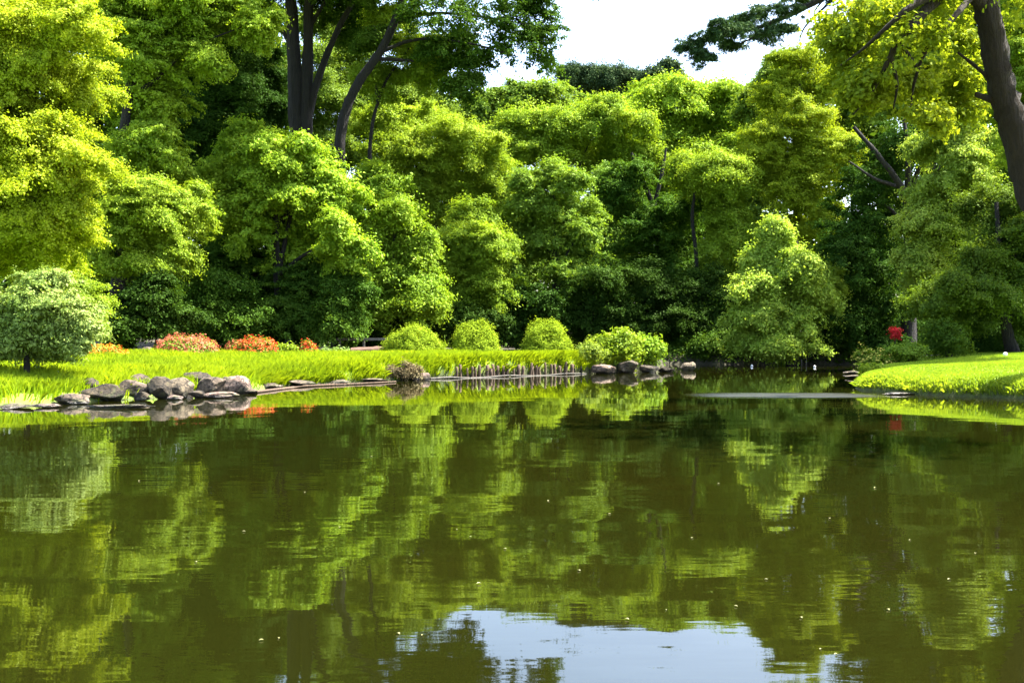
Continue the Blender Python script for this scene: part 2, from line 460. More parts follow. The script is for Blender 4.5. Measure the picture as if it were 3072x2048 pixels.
def ground_mat():
    m, nt, out = new_mat('ground_soil')
    N, Lk = nt.nodes, nt.links
    tc = N.new('ShaderNodeTexCoord')
    at_ = N.new('ShaderNodeAttribute'); at_.attribute_name = 'lawn'
    n1 = N.new('ShaderNodeTexNoise'); n1.inputs['Scale'].default_value = 1.3; n1.inputs['Detail'].default_value = 8
    Lk.new(tc.outputs['Object'], n1.inputs['Vector'])
    soil = N.new('ShaderNodeValToRGB')
    soil.color_ramp.elements[0].position = 0.35; soil.color_ramp.elements[0].color = (0.016, 0.013, 0.007, 1)
    soil.color_ramp.elements[1].position = 0.68; soil.color_ramp.elements[1].color = (0.05, 0.045, 0.018, 1)
    turf = N.new('ShaderNodeValToRGB')
    turf.color_ramp.elements[0].position = 0.3; turf.color_ramp.elements[0].color = (0.10, 0.18, 0.012, 1)
    turf.color_ramp.elements[1].position = 0.7; turf.color_ramp.elements[1].color = (0.20, 0.29, 0.02, 1)
    Lk.new(n1.outputs[0], soil.inputs[0]); Lk.new(n1.outputs[0], turf.inputs[0])
    mx = N.new('ShaderNodeMix'); mx.data_type = 'RGBA'
    Lk.new(at_.outputs['Fac'], mx.inputs['Factor']); Lk.new(soil.outputs[0], mx.inputs['A']); Lk.new(turf.outputs[0], mx.inputs['B'])
    p = N.new('ShaderNodeBsdfPrincipled'); p.inputs['Roughness'].default_value = 0.95
    Lk.new(mx.outputs['Result'], p.inputs['Base Color'])
    n2 = N.new('ShaderNodeTexNoise'); n2.inputs['Scale'].default_value = 14; n2.inputs['Detail'].default_value = 6
    Lk.new(tc.outputs['Object'], n2.inputs['Vector'])
    bp = N.new('ShaderNodeBump'); bp.inputs['Strength'].default_value = 0.7; bp.inputs['Distance'].default_value = 0.06
    Lk.new(n2.outputs[0], bp.inputs['Height']); Lk.new(bp.outputs[0], p.inputs['Normal'])
    Lk.new(p.outputs[0], out.inputs[0])
    return m


def water_mat():
    m, nt, out = new_mat('pond_water')
    N, Lk = nt.nodes, nt.links
    tc = N.new('ShaderNodeTexCoord')

    def nz(scale, sx, sy, detail=2.0, rough=0.5, w=0.0):
        mp = N.new('ShaderNodeMapping'); mp.inputs['Scale'].default_value = (sx, sy, 1); mp.inputs['Rotation'].default_value = (0, 0, w)
        Lk.new(tc.outputs['Object'], mp.inputs[0])
        n = N.new('ShaderNodeTexNoise'); n.inputs['Scale'].default_value = scale; n.inputs['Detail'].default_value = detail
        n.inputs['Roughness'].default_value = rough
        Lk.new(mp.outputs[0], n.inputs['Vector'])
        return n.outputs[0]

    def math_(op, a, b=0.0):
        q = N.new('ShaderNodeMath'); q.operation = op
        for i, v in ((0, a), (1, b)):
            if isinstance(v, (int, float)): q.inputs[i].default_value = v
            else: Lk.new(v, q.inputs[i])
        return q.outputs[0]
    swell = math_('MULTIPLY', nz(0.55, 1.0, 1.5, 1.5, 0.4, 0.25), 0.0105)
    rip = math_('MULTIPLY', nz(2.2, 0.8, 2.2, 2.0, 0.5, -0.12), 0.0015)
    fine = math_('MULTIPLY', nz(9.0, 0.7, 1.8, 2.0, 0.5, 0.1), 0.00012)
    patch = N.new('ShaderNodeMapRange'); patch.inputs[1].default_value = 0.42; patch.inputs[2].default_value = 0.62
    Lk.new(nz(0.16, 1.0, 1.6, 2.0, 0.5, 0.3), patch.inputs[0])
    pf = patch.outputs[0]
    rip = math_('MULTIPLY', rip, math_('ADD', math_('MULTIPLY', pf, 0.8), 0.35))
    # the breeze streak: a long thin band of fine ripples off the right bank
    sp = N.new('ShaderNodeSeparateXYZ'); Lk.new(tc.outputs['Object'], sp.inputs[0])
    ex = math_('DIVIDE', math_('SUBTRACT', sp.outputs[0], 7.3), 2.7)
    ey = math_('DIVIDE', math_('SUBTRACT', sp.outputs[1], 29.1), 1.5)
    rr = math_('ADD', math_('POWER', math_('ABSOLUTE', ex), 4.0), math_('MULTIPLY', ey, ey))
    band = N.new('ShaderNodeMapRange'); band.inputs[1].default_value = 1.25; band.inputs[2].default_value = 0.1
    Lk.new(rr, band.inputs[0])
    sb = N.new('ShaderNodeMapRange'); sb.inputs[1].default_value = 0.3; sb.inputs[2].default_value = 0.62; sb.inputs[3].default_value = 0.45
    Lk.new(nz(1.2, 0.35, 2.2, 4.0, 0.6, 0.05), sb.inputs[0])
    streak = math_('MULTIPLY', band.outputs[0], sb.outputs[0])
    calm = N.new('ShaderNodeMapRange'); calm.inputs[1].default_value = 8; calm.inputs[2].default_value = 26; calm.inputs[3].default_value = 1.0; calm.inputs[4].default_value = 0.3
    Lk.new(sp.outputs[1], calm.inputs[0])          # the far water lies sheltered under the trees
    h = math_('ADD', math_('MULTIPLY', math_('ADD', swell, rip), calm.outputs[0]), fine)
    bp = N.new('ShaderNodeBump'); bp.inputs['Strength'].default_value = 1.0; bp.inputs['Distance'].default_value = 1.0
    Lk.new(h, bp.inputs['Height'])
    p = N.new('ShaderNodeBsdfPrincipled')
    mk = N.new('ShaderNodeMix'); mk.data_type = 'RGBA'
    mk.inputs['A'].default_value = (0.0042, 0.0078, 0.0010, 1); mk.inputs['B'].default_value = (0.0088, 0.0064, 0.0008, 1)
    Lk.new(nz(0.12, 1, 1, 3.0), mk.inputs['Factor'])
    Lk.new(mk.outputs['Result'], p.inputs['Base Color'])
    p.inputs['IOR'].default_value = 1.40
    ro = math_('ADD', math_('MULTIPLY', streak, 0.5), 0.018)
    Lk.new(ro, p.inputs['Roughness'])
    Lk.new(bp.outputs[0], p.inputs['Normal'])
    Lk.new(p.outputs[0], out.inputs[0])
    return m


M['ground'] = ground_mat()
M['water'] = water_mat()

# ------------------------------------------------------------------ ground, water, path


def lawn_mask(x, y, s):
    """where turf grows: the left bank and the tongue of land, and the right bank"""
    isl = (y < 43.5 + np.clip(x + 8, 0, 30) * 0.34) & (x < 7.6) & (s > 0)
    rgt = (x > 9.5) & (y < 43 + (x - 10) * 0.2) & (y > 17) & (s > 0)
    return isl, rgt


def build_ground():
    def axis(a, b, fine0, fine1, st, coarse):
        l = list(np.arange(fine0, fine1, st))
        x = fine0; g = st
        pre = []
        while x > a:
            g = min(g * 1.35, coarse); x -= g; pre.append(x)
        x = l[-1]; g = st; post = []
        while x < b:
            g = min(g * 1.35, coarse); x += g; post.append(x)
        return np.array(pre[::-1] + l + post)
    X = axis(-700, 700, -16, 24, 0.22, 90)
    Y = axis(-250, 1500, 22, 60, 0.22, 90)
    gx, gy = np.meshgrid(X, Y)
    s = sdf(gx.ravel(), gy.ravel())
    z = terrain(gx.ravel(), gy.ravel(), s)
    V = np.stack([gx.ravel(), gy.ravel(), z], 1)
    nx, ny = len(X), len(Y)
    i = np.arange(ny - 1)[:, None] * nx; j = np.arange(nx - 1)[None, :]
    q = np.stack([i + j, i + j + 1, i + nx + j + 1, i + nx + j], -1).reshape(-1)
    o = mesh_np('ground', V, q, 4, M['ground'], smooth=True)
    a, b = lawn_mask(V[:, 0], V[:, 1], s)
    att = o.data.attributes.new('lawn', 'FLOAT', 'POINT')
    att.data.foreach_set('value', (np.clip(s / 0.3, 0, 1) * (a | b)).astype(np.float32))
    tag(o, 'dark woodland soil and turf round the pond', 'ground', kind='structure')


build_ground()
wx0, wx1, wy0, wy1 = -40, 45, -1, 64
w = mesh_np('water', np.array([[wx0, wy0, 0], [wx1, wy0, 0], [wx1, wy1, 0], [wx0, wy1, 0]]), np.arange(4), 4, M['water'])
tag(w, 'still olive green pond water mirroring trees and sky', 'water', kind='structure')

# a sandy path end at the far left of the bank
pp = [(-19.5, 36.0), (-17.2, 36.4), (-15.6, 36.9), (-14.6, 37.8)]
pv, pf_ = [], []
for i, (x, y) in enumerate(catmull(np.array([(a, b, 0) for a, b in pp]), 6)[:, :2]):
    for k in (-0.75, -0.25, 0.25, 0.75):
        wv = k * (1.0 + 0.15 * math.sin(i * 1.7))
        pv.append((x, y + wv, tz(x, y + wv) + 0.03))
n_ = len(pv) // 4
for i in range(n_ - 1):
    for k in range(3):
        pf_ += [i * 4 + k, i * 4 + 4 + k, i * 4 + 5 + k, i * 4 + 1 + k]
o = mesh_np('path', np.array(pv), np.array(pf_), 4, M['sand'], smooth=True)
tag(o, 'pale sandy path end on the far bank behind the silver shrub', 'path', kind='structure')


# ------------------------------------------------------------------ grass
def blades(x, y, z, h, wd, lean, leandir):
    n = len(x)
    P = np.stack([x, y, z], 1)
    a = R.uniform(0, 2 * math.pi, n)
    side = np.stack([np.cos(a), np.sin(a), np.zeros(n)], 1) * (wd * R.uniform(0.7, 1.3, n))[:, None] * 0.5
    rl = R.normal(size=(n, 2)) * 0.25
    ld = np.stack([leandir[:, 0] * lean + rl[:, 0], leandir[:, 1] * lean + rl[:, 1], np.zeros(n)], 1)
    mid = P + ld * (h * 0.35)[:, None] + np.array([0, 0, 1.0]) * (h * 0.62)[:, None]
    tip = P + ld * (h * 1.0)[:, None] + np.array([0, 0, 1.0]) * (h * (1.0 - 0.35 * np.minimum(1, np.abs(lean))))[:, None]
    V = np.stack([P - side, P + side, mid + side * 0.8, tip, mid - side * 0.8], 1).reshape(-1, 3)
    F = (np.arange(n)[:, None] * 5 + np.array([0, 1, 2, 3, 4])[None]).ravel()
    return V, F


def grad_s(x, y):
    e = 0.05
    gx = (sdf(x + e, y) - sdf(x - e, y)); gy = (sdf(x, y + e) - sdf(x, y - e))
    g = np.stack([gx, gy], 1)
    return g / (np.linalg.norm(g, axis=1)[:, None] + 1e-9)


def sow(which, n, box):
    x = R.uniform(box[0], box[1], n); y = R.uniform(box[2], box[3], n)
    s = sdf(x, y)
    a, b = lawn_mask(x, y, s)
    k = (a if which == 0 else b) & (s > 0.02)
    x, y, s = x[k], y[k], s[k]
    return x, y, s


def grass_bank():
    x, y, s = sow(0, 900000, (-20, 8, 23, 53))
    keep = R.random(len(x)) < np.where(s < 1.2, 1.0, np.where(s < 3.5, 0.75, 0.45))
    keep &= ~((x < -3.6) & (y < 33) & (s < 0.95 + 0.3 * wob(x, y, 2.2, 0.3)) & (R.random(len(x)) < 0.93))
    keep &= ~((x > 3.4) & (s < 2.6) & (y > 43.5) & (R.random(len(x)) < 0.93))
    keep &= ~((x < -12.5) & (y > 29) & (y < 37.5) & (R.random(len(x)) < 0.75))
    keep &= ~((s < 0.7) & (wob(x, y, 2.6, 4.0) < -0.45) & (R.random(len(x)) < 0.8))
    x, y, s = x[keep], y[keep], s[keep]
    z = terrain(x, y, s) - 0.02
    tuft = 0.5 + 0.5 * np.clip(wob(x, y, 1.6, 2.0) * 0.6 + 0.3, -0.6, 1.0)
    h = R.uniform(0.16, 0.32, len(x)) * (0.8 + 0.5 * tuft)
    edge = np.exp(-s / 0.7)
    right_end = 1 / (1 + np.exp(-(x - 0.5) / 2.0))
    h = h * (1 + 0.55 * edge * (0.3 + 0.7 * right_end))
    g = grad_s(x, y)
    lean = -(0.05 + 0.8 * edge)
    V, F = blades(x, y, z, h, np.full(len(x), 0.028), lean, g)
    o = mesh_np('grass', V, F, 5, M['grass'])
    tag(o, 'bright long grass on the bank above the far rocks and stakes', 'grass', kind='stuff')


def grass_lawn():
    x, y, s = sow(1, 700000, (9.5, 26, 22, 46))
    keep = R.random(len(x)) < np.where(s < 0.5, 1.0, np.where(y < 36, 0.8, 0.5))
    x, y, s = x[keep], y[keep], s[keep]
    z = terrain(x, y, s) - 0.015
    edge = np.exp(-s / 0.22)
    h = R.uniform(0.035, 0.07, len(x)) * (1 + 2.2 * edge)
    g = grad_s(x, y)
    lean = -(0.1 + 1.1 * edge)
    V, F = blades(x, y, z, h, np.full(len(x), 0.022), lean, g)
    o = mesh_np('lawn_grass', V, F, 5, M['lawn'])
    tag(o, 'short mown grass on the rounded right bank', 'grass', kind='stuff')


def undergrowth():
    x = R.uniform(3.5, 26, 60000); y = R.uniform(48, 70, 60000)
    s = sdf(x, y)
    k = (s > 0.03) & (s < 7) & ~((x > 16) & (y < 56) & (x - 16 > (y - 50) * 0.6))
    x, y, s = x[k], y[k], s[k]
    z = terrain(x, y, s)
    P = np.stack([x, y, z + R.uniform(0.02, 0.38, len(x)) * np.clip(s * 2 + 0.3, 0, 1)], 1)
    N = R.normal(size=P.shape) * 0.5 + np.array([0, -0.2, 0.8])
    V = leaf_quads(P, N, 0.24, 0.12)
    o = mesh_np('undergrowth', V, np.arange(len(V), dtype=np.int32), 4, M['deep'])
    o.color = (0.5, 0.9, 0, 1)
    tag(o, 'dark green undergrowth along the far bank of the channel', 'undergrowth', kind='stuff')


grass_bank()
grass_lawn()
undergrowth()


# ------------------------------------------------------------------ trees
def tree(name, label, cat, d, base, blobs, mat, bark='bark', leaf=None, ratio=0.55, clump=None, cover=1.15, depth=2.2, group='trees round the pond',
         trunk_r=0.22, stems=None, limbs=True, tone=None, frill=0.5, style='bough', grow=1.0, thin=1.0, crown_name='crown', parts=None, **kw):
    bx = (base * QS - 512) / F_PX * d
    gz = tz(bx, d)
    root = empty(name, (bx, d, gz), label, cat, group)
    kind_r = random.Random(label)                # every tree its own leaf size and looseness
    L = leaf or 0.0023 * d * kind_r.uniform(0.85, 1.35)
    cl = clump or 0.0062 * d * kind_r.uniform(0.9, 1.3)
    if not leaf: ratio = kind_r.uniform(0.38, 0.66)
    if style == 'bough':
        kw.setdefault('droop', kind_r.uniform(0.1, 0.38)); kw.setdefault('flat', kind_r.uniform(0.35, 0.6)); kw.setdefault('boughs', kind_r.randint(14, 24))
    BB = []
    for b in blobs:
        dd = b[4] if len(b) > 4 else R.uniform(-1, 1) * depth * 0.5
        c = at(b[0], b[1], d + dd)
        rx, rz = b[2] * mpp(d) * 1.12 * grow, b[3] * mpp(d) * 1.15
        c[2] = max(c[2], tz(c[0], c[1]) + rz * 0.55)
        BB.append((c, np.array([rx, (rx + rz) * 0.5, rz])))
    for c, r in list(BB):                       # small side boughs that break the outline
        for _ in range(R.poisson(frill * 2.2)):
            dv = sphere_dirs(1)[0]; dv[2] = dv[2] * 0.9
            q = R.uniform(0.22, 0.42)
            BB.append((c + dv * r * R.uniform(0.85, 1.2), r * q * np.array([1.25, 1.25, R.uniform(0.6, 1.0)])))
    V = (bough_leaves if style == 'bough' else crown_leaves)(BB, L, L * ratio, cl, cover=cover, thin=thin, **kw)
    build_leaves(crown_name, V, M[mat], root, tone)
    BB = BB[:len(blobs)]
    T = Tubes(8)
    top = max(BB, key=lambda q: q[0][2])[0]
    cen = np.mean([q[0] for q in BB], axis=0)
    g0 = np.array([bx, d, gz - 0.25])
    if stems:
        for st in stems:
            pts = [at(p[0], p[1], d + (p[2] if len(p) > 2 else 0)) for p in st['p']]
            if st.get('ground'):
                pts = [g0] + pts
            T.add(pts, st['r'][0], st['r'][1], n=6, flare=st.get('flare', 0.0))
    else:
        mid = np.array([bx * 0.4 + cen[0] * 0.6, d, (gz + cen[2]) * 0.5 + 0.0])
        tp = np.array([cen[0] * 0.5 + top[0] * 0.5, (cen[1] + top[1]) * 0.5, top[2]])
        T.add([g0, mid + R.normal(size=3) * 0.15, tp], trunk_r, trunk_r * 0.25, n=6, flare=trunk_r * 0.5)
        if limbs:
            for c, r in BB:
                s0 = g0 + (mid - g0) * R.uniform(0.7, 1.0) if c[2] < mid[2] + 1.5 else mid + (tp - mid) * R.uniform(0.0, 0.5)
                m2 = (s0 + c) * 0.5 + np.array([0, 0, 0.12 * np.linalg.norm(c - s0)])
                T.add([s0, m2, c + (c - s0) * 0.15], trunk_r * 0.45, trunk_r * 0.10, n=5)
    T.build('trunk', M[bark], root)
    return root


def twigs(root, BB, n, r=0.02):
    pass


G_L, G_M, G_R = 'trees on the left of the pond', 'trees across the pond', 'trees on the right of the pond'

tree('broadleaf_tree', 'tall yellow green tree filling the upper left corner with layered sunlit boughs', 'tree', 34, -70, tone=(0.499, 1.1),
     blobs=[(60, 50, 150, 100), (140, 165, 95, 75), (30, 150, 120, 90), (20, 270, 120, 80), (90, 350, 140, 80), (150, 300, 70, 60), (60, 440, 140, 90),
      (140, 420, 80, 60), (60, 540, 120, 80), (110, 590, 60, 40), (-120, 200, 130, 160), (-120, 450, 130, 160), (-60, 20, 120, 120), (170, 60, 70, 70)], mat='yellow', group=G_L, trunk_r=0.4, depth=4,
     stems=[{'p': [(-70, 560), (-60, 300), (-50, 60), (-40, -120)], 'r': (0.42, 0.16), 'ground': 1, 'flare': 0.2},
            {'p': [(-60, 260), (0, 196), (40, 200), (72, 222)], 'r': (0.16, 0.05)}, {'p': [(-60, 330), (30, 300), (110, 330)], 'r': (0.12, 0.03)},
            {'p': [(-60, 480), (0, 440), (100, 430)], 'r': (0.12, 0.03)}])
tree('overhanging_tree', 'bright tree with drooping boughs beside the dark hollow, upper left', 'tree', 50, 270, tone=(0.496, 1.2),
     blobs=[(250, 60, 90, 80), (330, 10, 120, 60), (430, 40, 90, 70), (540, 30, 80, 50), (590, 60, 45, 35), (320, 130, 85, 60), (400, 120, 70, 60), (470, 130, 45, 45),
      (370, 210, 65, 55), (310, 260, 60, 60), (330, 340, 85, 65), (370, 400, 70, 55), (280, 400, 70, 60), (420, 0, 160, 50)], mat='lime', group=G_L, trunk_r=0.3, depth=3,
     stems=[{'p': [(270, 600), (280, 350), (300, 200), (330, 60), (360, -60)], 'r': (0.32, 0.14), 'ground': 1, 'flare': 0.15},
            {'p': [(330, 70), (365, 20), (370, -60)], 'r': (0.2, 0.12)}, {'p': [(300, 220), (360, 180), (440, 110), (560, 60)], 'r': (0.12, 0.03)}])
tree('pale_tree', 'pale feathery tree leaning low over the dark hollow at left', 'tree', 46, 290, tone=(0.491, 1.2),
     blobs=[(260, 470, 110, 70), (360, 470, 90, 70), (210, 540, 80, 55), (390, 540, 55, 65), (300, 540, 100, 60), (340, 605, 80, 35), (400, 600, 40, 40), (240, 600, 60, 30), (160, 590, 60, 40), (440, 480, 50, 50), (300, 430, 120, 40)], mat='lime', group=G_L, depth=3)
tree('shade_toned_tree', 'very dark green tree in the hollow left of the twin trunks', 'tree', 74, 520,  # very dark leaves put the hollow's shade into the tree's colour
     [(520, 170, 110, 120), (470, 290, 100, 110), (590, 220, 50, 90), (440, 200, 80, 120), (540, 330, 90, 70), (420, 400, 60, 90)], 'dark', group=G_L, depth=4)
tree('twin_trunk_tree', 'tall tree with black twin trunks rising out of the picture', 'tree', 62, 690,
     [(640, -150, 200, 90), (820, -120, 170, 90), (830, 40, 60, 50), (760, 0, 60, 45), (600, 10, 70, 40), (860, 90, 40, 30), (700, -40, 160, 45), (560, -170, 170, 90, -2), (720, -190, 220, 90, -8), (480, -200, 150, 90, -3), (620, -260, 260, 100, -5)],  # the last blobs, out of view, are added to shade the hollow
     'deep', group=G_L, trunk_r=0.5, depth=4, thin=0.6,
     stems=[{'p': [(690, 560), (682, 300), (676, 140), (668, 0), (650, -150)], 'r': (0.62, 0.28), 'ground': 1, 'flare': 0.3},
            {'p': [(700, 330), (706, 160), (710, 0), (722, -120)], 'r': (0.42, 0.2)},
            {'p': [(704, 290), (728, 190), (770, 80), (830, -30), (870, -90)], 'r': (0.26, 0.10)},
            {'p': [(675, 120), (640, 50), (610, -20)], 'r': (0.16, 0.06)}, {'p': [(712, 60), (760, -20), (800, -110)], 'r': (0.14, 0.06)}])
tree('curved_trunk_tree', 'tall tree with a curving black trunk and airy crown against the white sky', 'tree', 58, 780,
     [(1000, 30, 90, 60), (1100, 60, 100, 70), (1190, 50, 80, 80), (1240, 100, 35, 65), (1080, 140, 60, 35), (1010, 110, 60, 40), (930, -60, 200, 60), (1150, -70, 150, 60),
      (1060, 200, 40, 30), (1225, 10, 50, 50)],
     'deep', group=G_L, depth=4, thin=0.27, frill=0.25, core=0.8, boughs=17, taper=0.5,
     stems=[{'p': [(778, 420), (788, 280), (820, 195), (872, 120), (910, 40), (940, -60), (960, -140)], 'r': (0.34, 0.16), 'ground': 1, 'flare': 0.2},
            {'p': [(862, 135), (900, 136), (950, 140)], 'r': (0.14, 0.06)}, {'p': [(872, 120), (960, 90), (1080, 100), (1190, 130)], 'r': (0.12, 0.03)},
            {'p': [(905, 50), (1000, 30), (1120, 40), (1230, 60)], 'r': (0.12, 0.03)}, {'p': [(930, -40), (1040, -60), (1160, -40)], 'r': (0.12, 0.04)}])
tree('young_tree', 'bright sunlit crown hanging beside the curving black trunk', 'tree', 60.5, 860, tone=(0.493, 1.25),
     blobs=[(940, 110, 60, 50), (980, 160, 45, 35), (890, 40, 40, 45), (1000, 110, 35, 35), (870, 180, 50, 40)], mat='lime', group=G_L, depth=2,
     stems=[{'p': [(860, 500), (850, 330), (880, 200), (940, 110)], 'r': (0.18, 0.05), 'ground': 1}, {'p': [(868, 240), (860, 140), (890, 40)], 'r': (0.1, 0.03)}])
tree('round_tree', 'big round lime green tree behind the red azaleas', 'tree', 53, 640, tone=(0.498, 1.42),
     blobs=[(560, 310, 60, 45), (620, 350, 80, 60), (710, 370, 80, 60), (540, 400, 90, 70), (640, 430, 100, 80), (750, 430, 75, 75), (500, 470, 60, 60), (600, 510, 100, 60),
      (720, 500, 100, 65), (790, 570, 50, 70), (680, 580, 60, 40)], mat='lime', group=G_L, depth=4, trunk_r=0.3)
tree('shade_toned_tree', 'deep green drooping tree in shade under the big round tree', 'tree', 54.5, 610,  # shaded lower half of the round tree, built in darker leaves
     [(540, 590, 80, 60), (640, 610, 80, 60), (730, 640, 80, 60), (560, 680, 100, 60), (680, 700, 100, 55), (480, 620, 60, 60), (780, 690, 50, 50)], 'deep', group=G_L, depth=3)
tree('leafy_tree', 'narrow bright green tree right of the big round tree', 'tree', 56, 890, tone=(0.501, 1.15),
     blobs=[(870, 430, 60, 50), (910, 490, 65, 55), (870, 540, 60, 60), (930, 570, 50, 50), (950, 650, 65, 50), (880, 640, 60, 60), (970, 690, 45, 35), (860, 700, 60, 40)], mat='lime', group=G_M, depth=3)
tree('feathery_tree', 'feathery yellow green tree below the airy dark crown', 'tree', 68, 1000, tone=(0.491, 1.2),
     blobs=[(890, 290, 70, 50), (970, 280, 80, 50), (1060, 330, 80, 60), (930, 350, 90, 55), (1030, 400, 90, 55), (900, 410, 60, 50), (1120, 380, 60, 60), (980, 440, 90, 50),
      (1110, 450, 60, 50)], mat='lime', group=G_M, depth=4)
tree('slender_tree', 'slender sunlit tree behind the left clipped bush', 'tree', 60, 1080, tone=(0.496, 1.15),
     blobs=[(1080, 490, 50, 40), (1060, 550, 65, 50), (1120, 560, 45, 50), (1080, 620, 80, 50), (1050, 680, 70, 40), (1130, 660, 40, 40)], mat='lime', group=G_M, depth=3)
tree('layered_tree', 'tree with layered sunlit boughs right of middle, behind the clipped bushes', 'tree', 62, 1270, tone=(0.501, 1.15),
     blobs=[(1270, 410, 65, 45), (1220, 460, 55, 45), (1310, 470, 60, 45), (1260, 510, 80, 50), (1340, 530, 45, 40), (1290, 570, 80, 45), (1220, 560, 55, 50), (1310, 620, 60, 40)], mat='mid', group=G_M, depth=3.5)
tree('distant_tree', 'yellow green tree crown in the gap between airy tree and tall centre tree', 'tree', 88, 1300, tone=(0.496, 1.2),
     blobs=[(1200, 280, 70, 45), (1290, 290, 80, 50), (1380, 280, 70, 50), (1240, 340, 90, 45), (1350, 350, 90, 50), (1170, 330, 50, 50), (1420, 370, 60, 50)], mat='lime', group=G_M, depth=5)
tree('tall_tree', 'tallest round topped tree in the centre of the far bank', 'tree', 92, 1560, tone=(0.498, 1.3),
     blobs=[(1530, 210, 80, 45), (1610, 220, 80, 50), (1470, 260, 70, 55), (1660, 280, 60, 55), (1560, 280, 100, 60), (1500, 340, 90, 60), (1620, 340, 90, 50), (1690, 350, 50, 60),
      (1460, 420, 70, 60), (1540, 420, 90, 60)], mat='lime', group=G_M, depth=6, trunk_r=0.4)
tree('forked_tree', 'deep green tree with dark forked stems under the tall centre tree', 'tree', 70, 1510,
     [(1420, 470, 70, 60), (1500, 540, 80, 60), (1560, 490, 60, 60), (1440, 400, 60, 40), (1550, 600, 80, 60)], 'deep', group=G_M, depth=3, thin=0.8,
     stems=[{'p': [(1512, 620), (1500, 480), (1470, 400), (1450, 350)], 'r': (0.26, 0.08), 'ground': 1}, {'p': [(1500, 480), (1520, 400), (1530, 340)], 'r': (0.15, 0.06)}])
tree('small_tree', 'small tree with a neat domed lime crown on two dark stems', 'tree', 65, 1600, tone=(0.494, 1.2),
     blobs=[(1640, 385, 70, 35), (1590, 400, 40, 28), (1695, 405, 40, 35), (1650, 430, 60, 25), (1680, 520, 40, 50), (1650, 570, 35, 40), (1700, 580, 35, 40)], mat='lime', group=G_M, depth=2,
     stems=[{'p': [(1600, 600), (1590, 500), (1600, 410)], 'r': (0.16, 0.07), 'ground': 1}, {'p': [(1660, 620), (1664, 520), (1660, 420)], 'r': (0.12, 0.05)},
            {'p': [(1660, 610), (1600, 700)], 'r': (0.12, 0.14)}])
tree('golden_tree', 'tall golden green tree at the right end of the sky gap', 'tree', 66, 1830, tone=(0.503, 0.95),
     blobs=[(1850, 140, 55, 45), (1880, 210, 65, 50), (1800, 220, 60, 50), (1850, 280, 80, 55), (1770, 310, 55, 50), (1800, 370, 75, 50), (1880, 360, 60, 50), (1830, 430, 70, 50),
      (1760, 400, 45, 50), (1870, 470, 60, 50)], mat='yellow', group=G_R, depth=4, trunk_r=0.3)
tree('weeping_tree', 'pale yellow weeping tree trailing to the water on the right', 'tree', 57.5, 1800, tone=(0.498, 1.4),
     blobs=[(1780, 560, 38, 35), (1770, 610, 60, 40), (1840, 600, 50, 40), (1740, 660, 65, 40), (1820, 660, 75, 45), (1890, 650, 45, 45), (1740, 720, 70, 35), (1830, 720, 80, 35),
      (1880, 710, 50, 30), (1710, 770, 45, 25), (1800, 775, 90, 26), (1782, 525, 22, 26)], mat='pale', group=G_R, grow=0.82, frill=0.8, depth=3)
tree('branching_tree', 'dark tree with bare spreading branches behind the red flower', 'tree', 60, 2085,
     [(1960, 520, 70, 80), (1980, 630, 85, 80), (1930, 580, 50, 70), (2030, 710, 80, 55), (1990, 420, 60, 60), (2060, 330, 60, 50), (2030, 560, 60, 80), (2130, 300, 50, 40), (1960, 740, 80, 40)],
     'dark', group=G_R, depth=4, thin=0.5,
     stems=[{'p': [(2090, 560), (2086, 480), (2070, 430, -2), (2020, 360, -3), (1960, 290, -3)], 'r': (0.34, 0.09), 'ground': 1, 'flare': 0.2},
            {'p': [(2082, 460), (2086, 370, -3), (2076, 260, -3)], 'r': (0.2, 0.07)}, {'p': [(2084, 450), (2120, 370, -3), (2170, 310, -3)], 'r': (0.16, 0.05)},
            {'p': [(2070, 430), (2010, 410, -3), (1950, 370, -3.5)], 'r': (0.12, 0.04)}, {'p': [(2086, 520), (2030, 470), (1990, 480)], 'r': (0.12, 0.04)}])
tree('light_tree', 'light yellow green tree left of the leaning trunk on the right', 'tree', 50, 2180, tone=(0.494, 1.15),
     blobs=[(2210, 260, 60, 50), (2240, 330, 50, 50), (2180, 330, 60, 50), (2220, 400, 65, 45), (2150, 440, 65, 45), (2210, 480, 75, 50), (2120, 510, 55, 40), (2180, 550, 75, 45),
      (2110, 590, 45, 35), (2160, 620, 60, 35), (2240, 560, 40, 40)], mat='pale', group=G_R, depth=3)
tree('shady_tree', 'broad shady olive tree overhanging the right lawn', 'tree', 43, 2330, tone=(0.503, 0.7),
     blobs=[(2300, 470, 60, 70), (2340, 560, 90, 90), (2260, 600, 70, 60), (2180, 670, 80, 40), (2270, 680, 90, 45), (2360, 690, 90, 50), (2130, 700, 45, 28), (2420, 560, 90, 120), (2220, 725, 70, 28)], mat='mid', group=G_R, depth=4, trunk_r=0.3)
tree('edge_tree', 'leafy tree behind the leaning trunk at the upper right edge', 'tree', 37, 2440, tone=(0.494, 1.1),
     blobs=[(2340, 40, 60, 70), (2330, 150, 45, 60), (2345, 250, 60, 85, 0.5), (2400, 240, 90, 100, 1.5), (2390, 150, 80, 80, 0.5), (2440, 120, 90, 130), (2350, 340, 40, 40), (2440, 320, 80, 100), (2450, -120, 150, 110, 1), (2400, -40, 120, 90, 3), (2410, 200, 110, 110, 3), (2450, 330, 110, 110, 4), (2400, 330, 80, 80, 5), (2420, 120, 90, 90, 1)], mat='lime', group=G_R, depth=3)  # crown enlarged past the right edge to cast shade on the lawn
